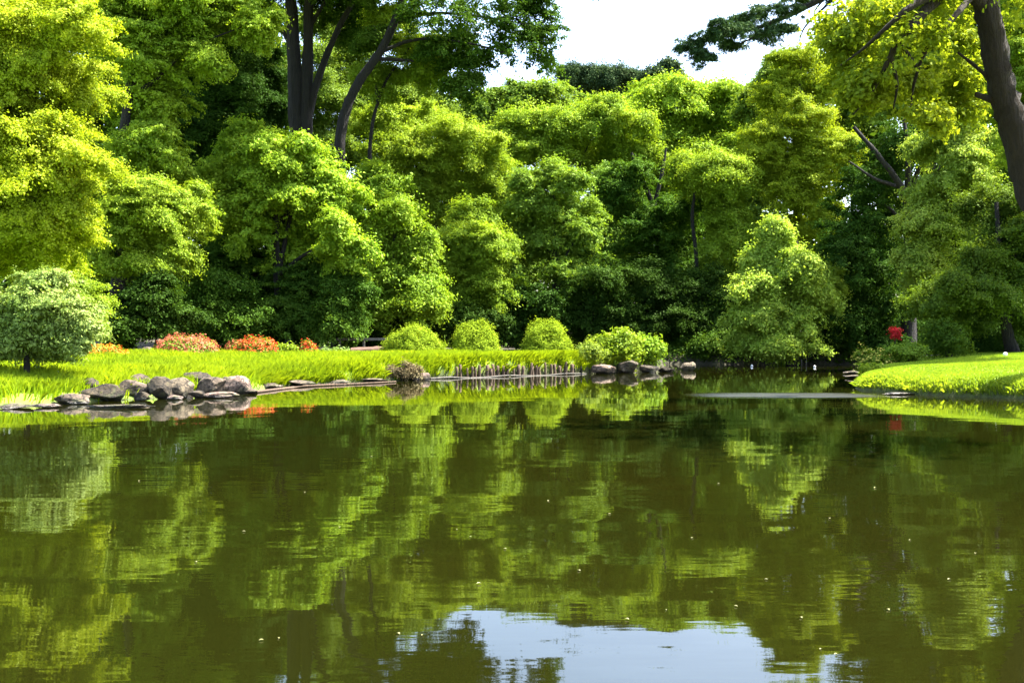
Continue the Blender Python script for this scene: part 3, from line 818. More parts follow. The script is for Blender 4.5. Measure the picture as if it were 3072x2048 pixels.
tree('leafy_tree', 'green tree filling the gaps between the black twin trunks and the curving trunk', 'tree', 80, 790, tone=(0.496, 1.0),
     blobs=[(740, 200, 60, 60), (800, 120, 60, 60), (830, 230, 70, 60), (760, 300, 80, 60), (600, 300, 60, 70), (900, 230, 60, 50), (640, 200, 60, 80), (960, 220, 50, 35), (760, 50, 50, 40)], mat='mid', group=G_L, depth=4)
tree('leafy_tree', 'tall green tree behind the golden overhead leaves', 'tree', 76, 2120, tone=(0.494, 0.95),
     blobs=[(2050, 60, 90, 70), (2130, 20, 90, 80), (2230, 60, 90, 80), (2010, 150, 80, 70), (2120, 140, 100, 70), (2230, 180, 90, 70), (2330, 140, 80, 90), (2300, 10, 90, 80), (2160, -60, 120, 60), (2020, 230, 70, 50)], mat='mid', group=G_R, depth=5)
for x_, d_, lab_, mt_, bl_ in [
    (1160, 78, 'mid green tree filling the space left of the layered tree', 'mid', [(1150, 420, 70, 60), (1180, 500, 60, 60), (1140, 580, 60, 60), (1190, 610, 50, 50)]),
    (1410, 80, 'mid green tree between layered tree and forked dark tree', 'mid', [(1390, 430, 60, 55), (1420, 520, 60, 60), (1390, 600, 60, 50)]),
    (1700, 82, 'mid green tree between small domed tree and golden tree', 'mid', [(1720, 450, 60, 60), (1690, 520, 60, 60), (1740, 560, 50, 60), (1700, 640, 70, 60)]),
    (1960, 84, 'green tree in the gap right of the golden tree', 'mid', [(1960, 260, 70, 60), (1930, 350, 60, 60), (2000, 330, 60, 60), (1950, 190, 60, 50)]),
    (1000, 74, 'mid green tree under the feathery tree, left of the slender tree', 'mid', [(1010, 520, 60, 50), (980, 590, 60, 50), (1030, 640, 50, 50)])]:
    tree('leafy_tree', lab_, 'tree', d_, x_, blobs=bl_, mat=mt_, group=G_R if x_ > 1750 else G_M, depth=3)
# distant rim
tree('distant_tree', 'low distant crown below the airy tree, against the sky', 'tree', 118, 1220, tone=(0.498, 1.1),
     blobs=[(1190, 215, 60, 30), (1260, 210, 60, 30), (1130, 230, 60, 30), (1240, 250, 90, 30), (1060, 255, 60, 40), (1100, 270, 60, 35)], mat='mid', group=G_M, depth=5)
tree('distant_tree', 'far blue green crown showing just above the centre trees', 'tree', 130, 1390,
     [(1350, 175, 40, 20), (1410, 175, 50, 25), (1380, 210, 90, 30)], 'pine', group=G_M, depth=5)
tree('distant_pine', 'far pine tip beside the round topped centre tree', 'tree', 112, 1510,
     [(1510, 172, 35, 22), (1545, 180, 30, 22), (1500, 210, 50, 30)], 'pine', group=G_M, depth=4)
tree('distant_tree', 'dull green pointed tree behind the golden tree, against the sky', 'tree', 84, 1760,
     [(1770, 165, 26, 30), (1748, 205, 30, 24), (1795, 150, 28, 32), (1775, 230, 42, 32), (1735, 250, 30, 30)], 'mid', group=G_R, depth=4)

# understory
UN = 'dark shrubs under the trees'  # darkest leaves also stand in for the shade under the trees
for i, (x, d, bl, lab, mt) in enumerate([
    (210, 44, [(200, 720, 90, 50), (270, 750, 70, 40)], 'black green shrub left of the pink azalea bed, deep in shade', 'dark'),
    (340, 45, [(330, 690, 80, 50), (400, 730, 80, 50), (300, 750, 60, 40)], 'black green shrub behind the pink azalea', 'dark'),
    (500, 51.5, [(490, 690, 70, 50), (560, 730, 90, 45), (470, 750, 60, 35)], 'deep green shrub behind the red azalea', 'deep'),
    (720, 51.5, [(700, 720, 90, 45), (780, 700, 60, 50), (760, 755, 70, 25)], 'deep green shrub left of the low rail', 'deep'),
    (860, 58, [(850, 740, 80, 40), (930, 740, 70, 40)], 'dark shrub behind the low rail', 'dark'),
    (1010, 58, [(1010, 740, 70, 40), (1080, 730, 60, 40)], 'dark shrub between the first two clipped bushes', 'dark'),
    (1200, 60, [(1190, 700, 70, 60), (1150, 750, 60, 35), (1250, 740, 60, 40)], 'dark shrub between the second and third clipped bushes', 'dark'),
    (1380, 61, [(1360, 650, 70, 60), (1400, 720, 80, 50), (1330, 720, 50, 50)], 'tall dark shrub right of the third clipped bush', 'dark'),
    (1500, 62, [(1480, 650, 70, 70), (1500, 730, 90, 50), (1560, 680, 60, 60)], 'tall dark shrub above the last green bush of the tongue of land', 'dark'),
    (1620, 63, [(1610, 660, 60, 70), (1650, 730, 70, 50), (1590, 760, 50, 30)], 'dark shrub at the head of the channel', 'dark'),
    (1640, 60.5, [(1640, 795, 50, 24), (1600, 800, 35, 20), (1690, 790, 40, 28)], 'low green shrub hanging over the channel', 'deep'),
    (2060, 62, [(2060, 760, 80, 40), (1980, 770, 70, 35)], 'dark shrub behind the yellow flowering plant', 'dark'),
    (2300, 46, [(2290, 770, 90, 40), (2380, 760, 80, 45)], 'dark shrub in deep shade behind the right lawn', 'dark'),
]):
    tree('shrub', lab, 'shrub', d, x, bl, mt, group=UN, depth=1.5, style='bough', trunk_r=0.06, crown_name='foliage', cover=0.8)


# far woods behind everything, one mass
def woods():
    BB = []
    for d, top, step in ((104, 330, 120), (84, 470, 100), (70, 620, 110)):
        for x in np.arange(-260, 2640, step):
            xx = x + R.uniform(-30, 30)
            tp = top + R.uniform(-30, 40)
            if d > 80: tp = R.uniform(-60, 20) if xx < 700 else (R.uniform(150, 230) if xx > 1960 else tp)
            y = tp
            while y < 800:
                r = R.uniform(65, 95)
                c = at(xx + R.uniform(-25, 25), y + r, d + R.uniform(-3, 3))
                rm = r * mpp(d)
                BB.append((c, np.array([rm * 1.1, rm * 1.1, rm])))
                y += r * 1.25
    V = crown_leaves(BB, 0.5, 0.3, 0.9, cover=0.7, lobes=5, thin=0.8)
    LEAVES[0] += len(V) // 4
    o = mesh_np('woodland', V, np.arange(len(V), dtype=np.int32), 4, M['deep'])  # darker leaves stand in for shade where sun reaches this mass
    o.color = (0.5, 0.85, 0, 1)
    tag(o, 'woodland in leaves darkened for shade, filling the gaps behind the trees', 'woodland', kind='stuff')


woods()


# ------------------------------------------------------------------ the leaning tree and the pine bough on the right (near)
tree('leaning_tree', 'near tree with a dark brown leaning trunk at the right edge and golden leaves overhead', 'tree', 23, 2440, tone=(0.505, 1.15),
     blobs=[(1950, 40, 65, 45), (2040, 20, 80, 50), (2010, 110, 80, 45), (1950, 150, 50, 40), (2100, 90, 70, 45), (2060, 190, 80, 40), (2150, 200, 70, 40), (2000, 220, 50, 30), (2190, 110, 50, 50, 1.5),
      (2140, 20, 80, 45), (1930, 100, 50, 50), (2180, 180, 70, 40), (1990, 180, 60, 40), (2225, 150, 40, 50, 2), (1900, 60, 30, 30), (2210, 240, 50, 35, 1.5), (2120, 260, 60, 25), (2200, 30, 50, 50, 1.5), (2080, -80, 160, 60), (2300, -100, 160, 70), (2420, 0, 90, 120), (2450, -120, 120, 80), (2330, -140, 170, 90, -4), (2480, -60, 170, 120, -5), (2380, -330, 220, 130, -4), (2600, -260, 200, 160, -6), (2200, -300, 200, 120, -1)], mat='gold', bark='bark_brown', leaf=0.12, clump=0.20, cover=0.6, depth=3.5, group=G_R, thin=0.26, frill=0.4, boughs=13, droop=0.2, core=0.75, taper=0.4,  # high near blobs out of view, added to keep the trunk in shade
     stems=[{'p': [(2420, 600), (2372, 440), (2330, 290), (2300, 200), (2283, 100), (2262, 0), (2250, -100), (2260, -220)], 'r': (0.36, 0.23), 'ground': 1, 'flare': 0.12},
            {'p': [(2268, 20), (2200, -30, -0.6), (2130, 20, -1.3), (2070, 90, -1.6), (2045, 130, -1.6), (2000, 215, -1.2), (1960, 262, -0.6)], 'r': (0.17, 0.012)}, {'p': [(2045, 130, -1.6), (2060, 190, -1.4), (2052, 250, -1)], 'r': (0.06, 0.012)},
            {'p': [(2180, -20, -0.8), (2100, 10, -1.6), (2040, 60, -1.6), (1985, 110, -1.4), (1930, 150, -0.8)], 'r': (0.10, 0.012)}, {'p': [(2262, -40), (2190, 40, -1.4), (2130, 110, -1.4), (2100, 190, -1), (2090, 260, -0.5)], 'r': (0.08, 0.012)},
            {'p': [(2300, 210), (2250, 160), (2200, 120)], 'r': (0.06, 0.025)}, {'p': [(2310, 240), (2270, 226), (2240, 216)], 'r': (0.10, 0.05)},
            {'p': [(2262, -60), (2150, -110), (2040, -90)], 'r': (0.14, 0.05)}, {'p': [(2262, -60), (2340, -120), (2440, -110)], 'r': (0.16, 0.06)},
            {'p': [(2065, 100), (2110, 160), (2140, 210)], 'r': (0.06, 0.02)}])
tree('pine_tree', 'dark pine bough reaching left across the white sky from the upper right', 'tree', 29, 2540,
     [(1840, -20, 60, 30), (1800, 25, 45, 24), (1740, 30, 50, 26), (1690, 65, 45, 22), (1745, 85, 42, 18), (1640, 78, 44, 20), (1590, 98, 40, 17), (1612, 130, 22, 14), (1680, 108, 34, 14), (1780, 65, 36, 18), (1700, 45, 40, 18), (1960, -80, 120, 40), (2150, -120, 140, 50), (2350, -150, 150, 70)],
     'pine', leaf=0.15, ratio=0.16, clump=0.10, cover=0.8, depth=1.5, group=G_R, thin=0.7, frill=0.8, boughs=15, droop=0.3, core=0.35, taper=0.8, flat=0.4,
     stems=[{'p': [(2530, 500), (2520, 200), (2510, -100), (2500, -300)], 'r': (0.35, 0.15), 'ground': 1, 'flare': 0.2},
            {'p': [(2512, -80), (2300, -130), (2050, -90), (1900, -10), (1800, 40), (1700, 75), (1580, 95)], 'r': (0.18, 0.02)},
            {'p': [(1960, -50), (1890, 20), (1850, 60), (1835, 95)], 'r': (0.05, 0.012)}, {'p': [(1900, -10), (1870, 30), (1880, 75)], 'r': (0.03, 0.01)},
            {'p': [(1800, 40), (1740, 80), (1680, 110)], 'r': (0.035, 0.012)}, {'p': [(1850, 10), (1770, 20), (1710, 30)], 'r': (0.035, 0.012)}])

# ------------------------------------------------------------------ bushes and flowers on the banks
CL = 'clipped bushes on the tongue of land'


def bush(name, label, cat, xq, d, wq, hq, mat, group=None, leaf=None, shape='dome', flower=None, fl_share=0.5, clump=None, stem_r=0.03, cover=1.0, zb=None):
    x = (xq * QS - 512) / F_PX * d
    z = tz(x, d) if zb is None else zb
    root = empty(name, (x, d, z), label, cat, group)
    w_, h_ = wq * mpp(d), hq * mpp(d)
    L = leaf or (0.0019 if mat == 'topiary' else 0.0024) * d
    cl = clump or 0.0036 * d
    if shape == 'dome':
        n = int(2 * math.pi * (w_ / 2) * h_ * 1.6 / (1.5 * cl * cl))
        dr = sphere_dirs(n); dr[:, 2] = np.abs(dr[:, 2]) * 1.0
        dr[:, 2] = np.where(R.random(n) < 0.35, dr[:, 2] * 0.5, dr[:, 2])
        prof = np.array([w_ / 2, w_ / 2, h_])
        wv = 1 + 0.06 * np.sin(dr[:, 0:1] * 7 + xq) + 0.05 * np.cos(dr[:, 1:2] * 8 + dr[:, 2:3] * 6)
        P0 = np.array([x, d, z + 0.02]) + dr * prof * R.uniform(0.86, 1.0, n)[:, None] * wv
        m = max(5, int(cover * math.pi * cl * cl / (L * L * 0.28)))
        g = R.normal(size=(n, m, 3)) * 0.5
        P = (P0[:, None] + g * cl).reshape(-1, 3)
        N = (dr[:, None] * 0.8 + g * 0.2 + np.array([0, 0, 0.35]) + R.normal(size=(n, m, 3)) * 0.45).reshape(-1, 3)
        V = leaf_quads(P, N, L, L * 0.55)
    else:
        BB = []
        for _ in range(shape):
            a = R.uniform(-1, 1); b_ = R.uniform(-1, 1)
            BB.append((np.array([x + a * w_ * 0.32, d + b_ * w_ * 0.25, z + h_ * R.uniform(0.35, 0.68)]), np.array([w_ * 0.26, w_ * 0.26, h_ * 0.36])))
        V = crown_leaves(BB, L, L * 0.55, cl, cover=cover, lobes=6)
    build_leaves('foliage', V, M[mat], root)
    if flower:
        if shape == 'dome':
            n2 = int(n * m * fl_share * 0.5)
            dr2 = sphere_dirs(n2); dr2[:, 2] = np.abs(dr2[:, 2])
            wv = 1 + 0.06 * np.sin(dr2[:, 0:1] * 7 + xq) + 0.05 * np.cos(dr2[:, 1:2] * 8 + dr2[:, 2:3] * 6)
            P = np.array([x, d, z + 0.04]) + dr2 * prof * 1.04 * wv + R.normal(size=(n2, 3)) * cl * 0.35
            keep = (P[:, 2] - z > h_ * R.uniform(0.05, 0.35, n2))
            P = P[keep]; dr2 = dr2[keep]
        else:
            k = R.choice(len(V) // 4, int(len(V) // 4 * fl_share * 0.5), replace=False)
            P = V.reshape(-1, 4, 3)[k].mean(1); dr2 = unit(P - np.array([x, d, z])); P = P + dr2 * L * 0.6
        build_leaves('blossoms', leaf_quads(P, dr2 * 0.8 + np.array([0, -0.1, 0.4]) + R.normal(size=P.shape) * 0.4, L * 0.95, L * 0.85), M[flower], root)
    T = Tubes(6)
    for k in range(4):
        a = R.uniform(0, 6.28)
        T.add([(x + 0.05 * math.cos(a), d + 0.05 * math.sin(a), z - 0.1), (x + w_ * 0.12 * math.cos(a), d + w_ * 0.12 * math.sin(a), z + h_ * 0.4),
               (x + w_ * 0.22 * math.cos(a), d + w_ * 0.22 * math.sin(a), z + h_ * 0.75)], stem_r, stem_r * 0.4, n=3)
    T.build('stem', M['bark'], root)
    return root


bush('clipped_bush', 'low wide clipped bush, first of the three domes, beside the log', 'bush', 950, 45.5, 140, 66, 'topiary', CL)
bush('clipped_bush', 'tall domed clipped bush between the other two, leaning left', 'bush', 1092, 46.5, 118, 76, 'topiary', CL)
bush('clipped_bush', 'tall domed clipped bush above the wooden stakes', 'bush', 1255, 48, 120, 78, 'topiary', CL)
bush('leafy_bush', 'bright loose bush at the rocky tip of the tongue of land, the larger of two', 'bush', 1425, 46.9, 125, 90, 'lime', 'loose bushes at the tip', shape=9, leaf=0.14, zb=0.12)
bush('leafy_bush', 'bright loose bush at the outer tip, right of the larger one', 'bush', 1492, 48.1, 84, 82, 'lime', 'loose bushes at the tip', shape=7, leaf=0.14, zb=0.12)
bush('leafy_bush', 'low pale bush in front of the tip bushes, above the reeds', 'bush', 1350, 45.7, 84, 56, 'pale', 'loose bushes at the tip', shape=6, leaf=0.11, zb=0.35)
AZ = 'flowering azaleas on the bank'
bush('azalea', 'small scarlet azalea beside the silver shrub', 'azalea', 160, 38, 70, 40, 'mid', AZ, flower='red')
bush('azalea', 'long low orange azalea right of the scarlet one', 'azalea', 225, 39.5, 130, 26, 'mid', AZ, flower='orange')
bush('azalea', 'wide dusty pink azalea behind a flat grey stone', 'azalea', 425, 43, 150, 44, 'mid', AZ, flower='pink')
bush('azalea', 'red orange azalea left of the green plants', 'azalea', 588, 44, 98, 38, 'mid', AZ, flower='red')
bush('azalea', 'dull red azalea tucked against the left of the red orange one', 'azalea', 545, 44.6, 50, 30, 'mid', AZ, flower='pink')
bush('azalea', 'smallest round red azalea, alone near the grey plant', 'azalea', 706, 44.5, 42, 30, 'mid', AZ, flower='red')
LP = 'low plants in the flower bed'
bush('bed_plant', 'yellow green leafy plant between two red azaleas', 'plant', 655, 44.4, 55, 24, 'lime', LP, shape=4)
bush('bed_plant', 'grey green low plant right of the smallest azalea', 'plant', 768, 44.8, 66, 18, 'silver', LP, shape=4)
bush('bed_plant', 'small green plant at the foot of the dusty pink azalea', 'plant', 470, 42.4, 60, 18, 'mid', LP, shape=3)
bush('bed_plant', 'bright rounded plant in front of the scarlet azalea', 'plant', 118, 36.5, 80, 36, 'lime', LP, shape=4)
bush('bed_plant', 'flat green plant behind the flat grey stone', 'plant', 385, 43.6, 70, 36, 'lime', LP, shape=3)
bush('twiggy_shrub', 'brown twiggy shrub at the waterline beside a pale stone', 'shrub', 925, 38.55, 72, 38, 'heather', None, shape=6, leaf=0.07, zb=0.03)
RB = 'bushes on the right bank'
bush('flowering_bush', 'low bush with butter yellow flowers at the edge of the right bank', 'bush', 2010, 39, 100, 38, 'mid', RB, shape=5, flower='butter', fl_share=0.25)
bush('green_bush', 'mid green spreading bush between yellow flowers and the dark shrub', 'bush', 2090, 39.5, 120, 44, 'mid', RB, shape=6)
bush('green_bush', 'dark rounded bush with a sunlit top on the right bank', 'bush', 2180, 40, 130, 92, 'deep', RB, shape=7)
bush('green_bush', 'pale tuft of low growth at the left tip of the right bank', 'bush', 2000, 34.6, 60, 18, 'lime', RB, shape=4, leaf=0.08)
# the red flower head
x0 = (2055 * QS - 512) / F_PX * 40.2
z0 = tz(x0, 40.2)
fr = empty('red_flower', (x0, 40.2, z0), 'single bright crimson flower head standing above the yellow flowers', 'flower')
hc = at(2055, 766, 40.2)
V = crown_leaves([(hc, np.array([17, 17, 15]) * mpp(40.2))], 0.06, 0.045, 0.06, cover=1.0, lobes=9)
build_leaves('blossoms', V, M['crimson'], fr)
T = Tubes(6); T.add([(x0, 40.2, z0 - 0.05), (x0 + 0.03, 40.2, (z0 + hc[2]) / 2), tuple(hc)], 0.025, 0.015, n=3)
T.build('stem', M['bark'], fr)

# silver shrub tree at the left with the bush behind it
tree('silver_shrub', 'silvery grey green small tree with a short trunk on the left bank', 'shrub', 28, 60, tone=(0.491, 1.25),
     blobs=[(80, 680, 80, 45), (140, 720, 70, 50), (40, 720, 80, 45), (170, 760, 45, 35), (90, 760, 80, 35), (30, 780, 60, 30), (-30, 720, 70, 60), (110, 640, 60, 30), (10, 810, 55, 25), (115, 800, 55, 22), (190, 730, 50, 40)], mat='silver', group=G_L,
     leaf=0.10, ratio=0.4, clump=0.17, depth=1.2,
     stems=[{'p': [(62, 840), (58, 800), (50, 740)], 'r': (0.09, 0.05), 'ground': 1, 'flare': 0.05}, {'p': [(60, 815), (85, 770), (120, 720)], 'r': (0.05, 0.02)},
            {'p': [(58, 805), (20, 760), (0, 730)], 'r': (0.05, 0.02)}])
tree('green_shrub', 'rounded bright green shrub behind the silvery small tree', 'shrub', 37, 175, tone=(0.496, 1.15),
     blobs=[(170, 640, 45, 40), (190, 690, 45, 45), (150, 700, 50, 50), (200, 740, 35, 35)], mat='lime', group=G_L, depth=1.0, trunk_r=0.08)


# ------------------------------------------------------------------ rocks
def rock(name, label, xq, ybot, wq, hq, mat, seed, group=None, d=None, flat=1.0, sink=0.12, cat='rock', dep=0.8):
    dd = d or shore_d(ybot)
    x = (xq * QS - 512) / F_PX * dd
    w_, h_ = wq * mpp(dd), hq * mpp(dd)
    zb = max(0.0, tz(x, dd)) if d else 0.0
    bm = bmesh.new()
    bmesh.ops.create_icosphere(bm, subdivisions=4, radius=1.0)
    rs = random.Random(seed)
    off = Vector((rs.uniform(-50, 50), rs.uniform(-50, 50), rs.uniform(-50, 50)))
    planes = [(Vector((rs.gauss(0, 1), rs.gauss(0, 1), rs.gauss(0, 0.8))).normalized(), rs.uniform(0.42, 0.78)) for _ in range(13)]
    for v in bm.verts:
        p = v.co.copy()
        for nrm, k in planes:
            t = p.dot(nrm)
            if t > k: p -= nrm * (t - k) * 0.97
        p *= 1 + 0.16 * mnoise.noise(p * 1.3 + off) + 0.07 * mnoise.noise(p * 3.5 + off) + 0.03 * mnoise.noise(p * 9 + off)
        v.co = p
    xs = [v.co.x for v in bm.verts]; zs = [v.co.z for v in bm.verts]
    sx = w_ / (max(xs) - min(xs)); sz = (h_ * (1 + sink)) / (max(zs) - min(zs)); zmin = min(zs)
    for v in bm.verts:
        v.co = Vector((v.co.x * sx, v.co.y * sx * dep, (v.co.z - zmin) * sz - h_ * sink))
    for f in bm.faces: f.smooth = True
    me = bpy.data.meshes.new(name); bm.to_mesh(me); bm.free()
    me.materials.append(M[mat])
    o = bpy.data.objects.new(name, me)
    o.location = (x, dd + w_ * dep * 0.3, zb)
    C.objects.link(o)
    return tag(o, label, cat, group)


RK = 'rocks along the left shore'
rock('boulder', 'tall dark boulder, largest on the left shore', 365, 916, 70, 52, 'rock_dark', 3, RK)
rock('boulder', 'tan boulder leaning on the right of the dark boulder', 418, 914, 66, 48, 'rock_tan', 5, RK)
rock('boulder', 'grey cracked boulder between the tan and the pale pinkish ones', 475, 909, 70, 44, 'rock', 8, RK)
rock('boulder', 'round pale pinkish boulder at the right end of the rock row', 548, 904, 68, 42, 'rock_pink', 9, RK)
rock('boulder', 'slab of rock coloured dark for its shaded front, left of the dark boulder', 232, 921, 110, 40, 'rock_dark', 12, RK, dep=0.6)  # dark stone colour carries the shade of its front face
rock('boulder', 'jagged grey slab between dark fronted slab and dark boulder', 292, 915, 84, 44, 'rock', 15, RK, dep=0.6)
rock('flat_stone', 'low rounded grey stone at the left end of the rock row', 165, 928, 84, 24, 'rock', 17, RK)
rock('flat_stone', 'flat pinkish stone in the water below the round pale boulder', 505, 913, 90, 13, 'rock_pink', 19, RK, dep=0.5)
rock('flat_stone', 'long flat tan shelf of stone awash below the rock row', 250, 937, 170, 9, 'rock_tan', 21, RK, dep=0.4)
rock('flat_stone', 'flat pinkish slab added as the sunlit top of the dark fronted slab', 250, 905, 100, 14, 'rock_pink', 47, RK, d=27.6, dep=0.5)  # separate pale stone puts the light on the slab's top into colour
rock('stone', 'small black stone wedged at the foot of the dark boulder', 325, 920, 34, 22, 'rock_dark', 23, RK)
rock('stone', 'small dark stone in front of the grey cracked boulder', 448, 914, 36, 18, 'rock_dark', 25, RK)
rock('stone', 'pale stone on the bank, left of the round pale boulder', 512, 898, 44, 34, 'rock_tan', 27, RK)
rock('stone', 'sunlit stone at the water in the far left corner', 25, 938, 90, 12, 'rock_tan', 29, RK)
rock('stone', 'tan stone awash between the corner stone and the rock row', 100, 936, 70, 9, 'rock_pink', 30, RK)
rock('boulder', 'grey brown boulder behind the jagged slab, half sunk in grass', 310, 880, 70, 26, 'rock', 61, RK, d=29.0)
rock('boulder', 'dark boulder behind the gap between tan and grey cracked boulders', 447, 885, 60, 30, 'rock_dark', 62, RK, d=30.2)
rock('stone', 'dark stone at the left end, above the low rounded grey stone', 196, 915, 50, 30, 'rock_dark', 63, RK, d=27.2)
rock('stone', 'small pinkish stone at the foot of the tan boulder', 398, 917, 40, 12, 'rock_pink', 64, RK)
rock('stone', 'small grey stone below the round pale boulder, in the water', 575, 904, 32, 14, 'rock', 65, RK)
SH = 'small stones along the grassy shore'
rock('stone', 'grey stone under the long grass, first past the rock row', 622, 891, 50, 12, 'rock', 31, SH)
rock('stone', 'wide flat grey stone under the grass below the smallest azalea', 688, 885, 60, 13, 'rock', 33, SH)
rock('stone', 'flat tan stone at the waterline left of the twiggy shrub', 780, 880, 52, 9, 'rock_tan', 35, SH)
rock('stone', 'low tan stone touching the twiggy shrub', 862, 877, 60, 9, 'rock_tan', 37, SH)
rock('stone', 'pale pinkish stone right of the twiggy shrub', 965, 872, 50, 17, 'rock_pink', 39, SH)
TP = 'stones at the tip of the tongue of land'
rock('stone', 'white speckled stone under the low pale bush', 1385, 858, 60, 22, 'rock_pink', 41, TP)
rock('stone', 'tan rounded stone under the larger tip bush', 1442, 856, 44, 30, 'rock_tan', 42, TP)
rock('stone', 'dark stone under the outer tip bush', 1490, 855, 50, 18, 'rock_dark', 43, TP)
rock('stone', 'low dark stone at the outermost tip', 1530, 854, 36, 12, 'rock_dark', 44, TP)
rock('stone', 'tan boulder standing alone in the channel mouth', 1578, 850, 36, 20, 'rock_tan', 45, TP)
rock('flat_stone', 'flat grey stone left of the dusty pink azalea', 335, 803, 56, 22, 'rock', 46, None, d=42.4, dep=0.6)
RS = 'flat stones at the right bank'
rock('flat_stone', 'upper of two pale flat stones at the left tip of the right bank', 1956, 858, 40, 8, 'rock_tan', 48, RS, d=None)
rock('flat_stone', 'lower of two pale flat stones at the left tip of the right bank', 1962, 868, 38, 8, 'rock_tan', 49, RS)
rock('flat_stone', 'thin pale stone under the shaded edge of the right lawn', 2060, 906, 80, 6, 'rock_tan', 50, RS, dep=0.3)

# ------------------------------------------------------------------ wood: stakes, edging, log, rail
def shore_walk(xq0, xq1, n, off):
    pts = []
    ys = np.interp(np.linspace(xq0, xq1, n), [1000, 1130, 1300, 1420, 1530], [869, 865, 859, 855, 851])
    for xq, yq in zip(np.linspace(xq0, xq1, n), ys):
        x, y = on_water(xq, yq)
        pts.append((x, y - off))
    return pts


def stake(name, label, x, y, z0, z1, r, mat, group, tilt=0.04):
    T = Tubes(7)
    dx, dy = R.normal() * tilt, R.normal() * tilt
    T.add([(x, y, z0), (x + dx * 0.5, y + dy * 0.5, (z0 + z1) / 2), (x + dx, y + dy, z1)], r, r * 0.9, n=2, rough=0.05)
    k = T.k; Vv = np.vstack(T.V); Ff = list(np.concatenate(T.F))
    last = len(Vv) - k; cidx = len(Vv)
    Vv = np.vstack([Vv, [[x + dx, y + dy, z1 + r * 0.35]]])
    for j in range(k):
        Ff += [last + j, last + (j + 1) % k, cidx, cidx]
    me = bpy.data.meshes.new(name)
    faces = [tuple(dict.fromkeys(Ff[i:i + 4])) for i in range(0, len(Ff), 4)]
    me.from_pydata([tuple(np.array(v) - np.array([x, y, z0])) for v in Vv], [], faces)
    me.polygons.foreach_set('use_smooth', np.ones(len(faces), bool))
    me.materials.append(M[mat])
    o = bpy.data.objects.new(name, me); o.location = (x, y, z0); C.objects.link(o)
    return tag(o, label, 'stake', group)


SW = shore_walk(1050, 1318, 26, 0.10)
for i, (x, y) in enumerate(SW):
    stake('wooden_stake', 'brown wooden stake in the row holding up the grassy bank', x + R.normal() * 0.05, y + R.normal() * 0.02, -0.3, R.uniform(0.34, 0.5), R.uniform(0.045, 0.085), 'wood', 'wooden stakes along the grassy bank')
TH = shore_walk(1322, 1520, 20, 0.18)
for i, (x, y) in enumerate(TH):
    stake('thin_stake', 'thin black stick standing in the water before the tip bushes', x + R.normal() * 0.08, y + R.normal() * 0.1, -0.3, R.uniform(0.12, 0.42), R.uniform(0.018, 0.035), 'bark', 'thin sticks at the tip', tilt=0.08)
T = Tubes(8); E_ = shore_walk(990, 1345, 9, 0.26)
T.add([(x, y, 0.02 + 0.03 * math.sin(i * 2.0)) for i, (x, y) in enumerate(E_)], 0.035, 0.022, n=3, rough=0.1)
o = T.build('edging_log', M['wood_pale'], origin=(E_[0][0], E_[0][1], 0)); tag(o, 'long thin pale log lying at the waterline below the stakes', 'log')
T = Tubes(8)
E2 = [on_water(*p) for p in [(590, 901), (700, 888), (820, 882), (910, 877)]]
T.add([(x, y - 0.1, 0.03) for x, y in E2], 0.04, 0.022, n=4, rough=0.12)
o = T.build('edging_log', M['wood'], origin=(E2[0][0], E2[0][1], 0)); tag(o, 'long dark log lying at the waterline left of the twiggy shrub', 'log')
# brown log behind the bank
xa, xb = (806 * QS - 512) / F_PX * 46, (905 * QS - 512) / F_PX * 46
T = Tubes(10)
T.add([(xa, 46, tz(xa, 46) + 0.17), ((xa + xb) / 2, 46.1, tz(xa, 46) + 0.20), (xb, 46.0, tz(xb, 46) + 0.2)], 0.17, 0.21, n=5, rough=0.06)
o = T.build('fallen_log', M['log'], origin=(xa, 46, tz(xa, 46))); tag(o, 'brown fallen log lying left of the first clipped bush', 'log')
# low rail
d = 50.5
xa, xb = (770 * QS - 512) / F_PX * d, (900 * QS - 512) / F_PX * d
rl = empty('rail_fence', (xa, d, tz(xa, d)), 'low grey wooden rail in the shade behind the first clipped bush', 'fence')
zr = at(800, 778, d)[2]


def box_obj(name, c, s, mat, parent):
    bm = bmesh.new(); bmesh.ops.create_cube(bm, size=1.0)
    bmesh.ops.scale(bm, vec=s, verts=bm.verts)
    bmesh.ops.bevel(bm, geom=list(bm.edges), offset=min(s) * 0.15, segments=2, affect='EDGES')
    bmesh.ops.translate(bm, vec=Vector(c) - Vector(parent.location), verts=bm.verts)
    me = bpy.data.meshes.new(name); bm.to_mesh(me); bm.free(); me.materials.append(M[mat])
    o = bpy.data.objects.new(name, me); C.objects.link(o); o.parent = parent
    return o


box_obj('rail', ((xa + xb) / 2, d, zr), (xb - xa, 0.06, 0.12), 'wood_pale', rl)
for xp in (xa + 0.2, (xa + xb) / 2, xb - 0.2):
    g = tz(xp, d) - 0.15
    box_obj('post', (xp, d + 0.085, (g + zr + 0.08) / 2), (0.1, 0.1, zr + 0.08 - g), 'wood_pale', rl)
# pale short stakes in the far channel
for i in range(8):
    xq = 1770 + i * 11.5
    x = (xq * QS - 512) / F_PX * 57.6
    stake('channel_stake', 'pale short stake in the row at the shaded end of the channel', x, 57.6 + R.normal() * 0.1, -0.3, R.uniform(0.25, 0.5), 0.035, 'wood_pale', 'stakes at the end of the channel')


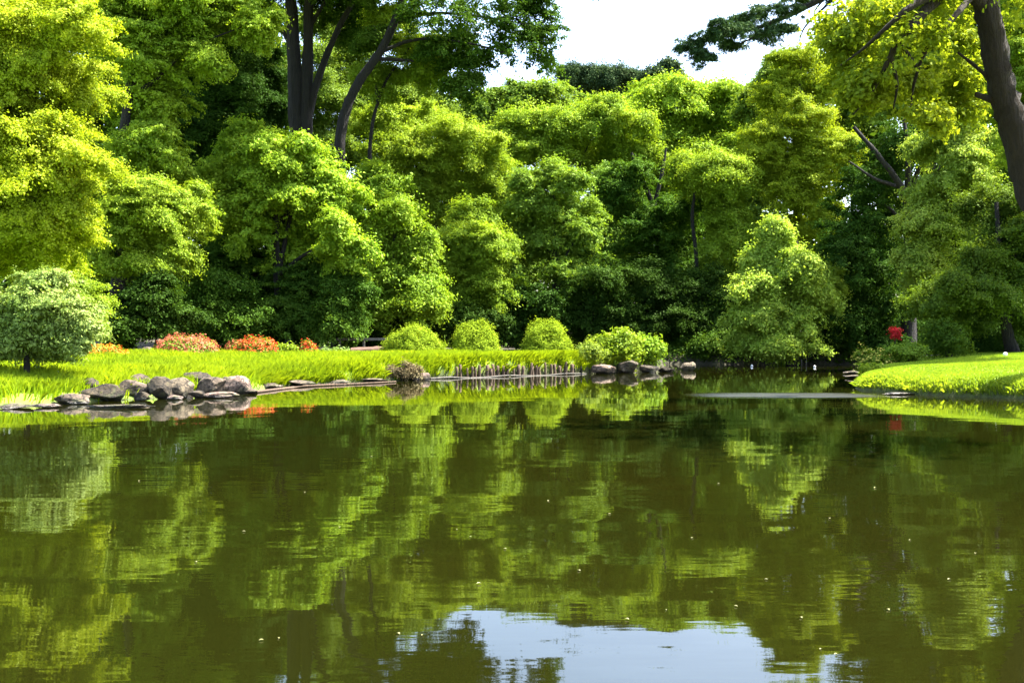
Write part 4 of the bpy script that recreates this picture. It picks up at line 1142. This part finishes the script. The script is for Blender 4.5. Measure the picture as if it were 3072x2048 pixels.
# floats and ball
def ball(name, label, cat, loc, r, mat, group=None, cap=True):
    bm = bmesh.new()
    bmesh.ops.create_uvsphere(bm, u_segments=20, v_segments=12, radius=r)
    for v in bm.verts: v.co.z *= 0.92
    if cap:
        bmesh.ops.create_cone(bm, cap_ends=True, segments=10, radius1=r * 0.28, radius2=r * 0.2, depth=r * 0.4, matrix=__import__('mathutils').Matrix.Translation((0, 0, r * 1.05)))
    for f in bm.faces: f.smooth = True
    me = bpy.data.meshes.new(name); bm.to_mesh(me); bm.free(); me.materials.append(M[mat])
    o = bpy.data.objects.new(name, me); o.location = loc; C.objects.link(o)
    return tag(o, label, cat, group)


x, y = (1727 * QS - 512) / F_PX * 55, 55
ball('float', 'white float on the dark channel, left of the short stakes', 'float', (x, y, 0.04), 0.065, 'white', 'white floats in the channel')
x = (1871 * QS - 512) / F_PX * 54
ball('float', 'white float on the dark channel, right of the short stakes', 'float', (x, 54, 0.04), 0.06, 'white', 'white floats in the channel')
x = (2309 * QS - 512) / F_PX * 37
ball('ball', 'small white ball on the shaded grass of the right lawn', 'ball', (x, 37, tz(x, 37) + 0.09), 0.075, 'white', cap=False)

# drifting leaves on the water
proto = None
lf = [(1050, 1215), (1160, 1260), (700, 1130), (853, 1048), (320, 1104), (1590, 1235), (1905, 1190), (2240, 1270), (1440, 1422), (1690, 1392), (1840, 1418), (1530, 1400), (1080, 1232), (1885, 1490), (1920, 1502),
      (915, 1455), (970, 1458), (640, 1465), (600, 1470), (1330, 1310), (1760, 1330), (450, 1290), (2090, 1240), (2180, 1330), (1260, 1150), (780, 1210), (560, 1220), (1400, 1180), (2010, 1120), (1650, 1110), (2040, 1400), (1100, 1340)]
for i, (xq, yq) in enumerate(lf):
    x, y = on_water(xq, yq)
    if proto is None:
        n = 9
        u = np.linspace(0, 1, n); hw = 0.022 * np.sin(u * math.pi) ** 0.8
        Vv = [(0.08 * (t - 0.5), s_ * h_, 0.006 + 0.012 * abs(s_) * h_ / 0.022 + 0.006 * math.sin(t * 3)) for t, h_ in zip(u, hw) for s_ in (-1, 0, 1)]
        Ff = []
        for k in range(n - 1):
            for j in range(2):
                Ff.append((k * 3 + j, k * 3 + 3 + j, k * 3 + 4 + j, k * 3 + 1 + j))
        me = bpy.data.meshes.new('floating_leaf'); me.from_pydata(Vv, [], Ff)
        me.materials.append(leaf_mat('fallen_leaf', tint=False, a=(0.15, 0.16, 0.06), b=(0.30, 0.28, 0.15), trans=0.2, tcol=(1, 1, 1)))
        proto = bpy.data.objects.new('floating_leaf', me); o = proto
    else:
        o = proto.copy()
    o.location = (x, y, 0.002); s_ = R.uniform(0.2, 0.42) * min(2.0, 0.6 + y * 0.06); o.scale = (s_, s_, s_); o.rotation_euler = (0, 0, R.uniform(0, 6.28))
    C.objects.link(o)
    tag(o, 'small pale fallen leaf floating on the open pond', 'leaf', 'fallen leaves on the water')

print('LEAVES', LEAVES[0])
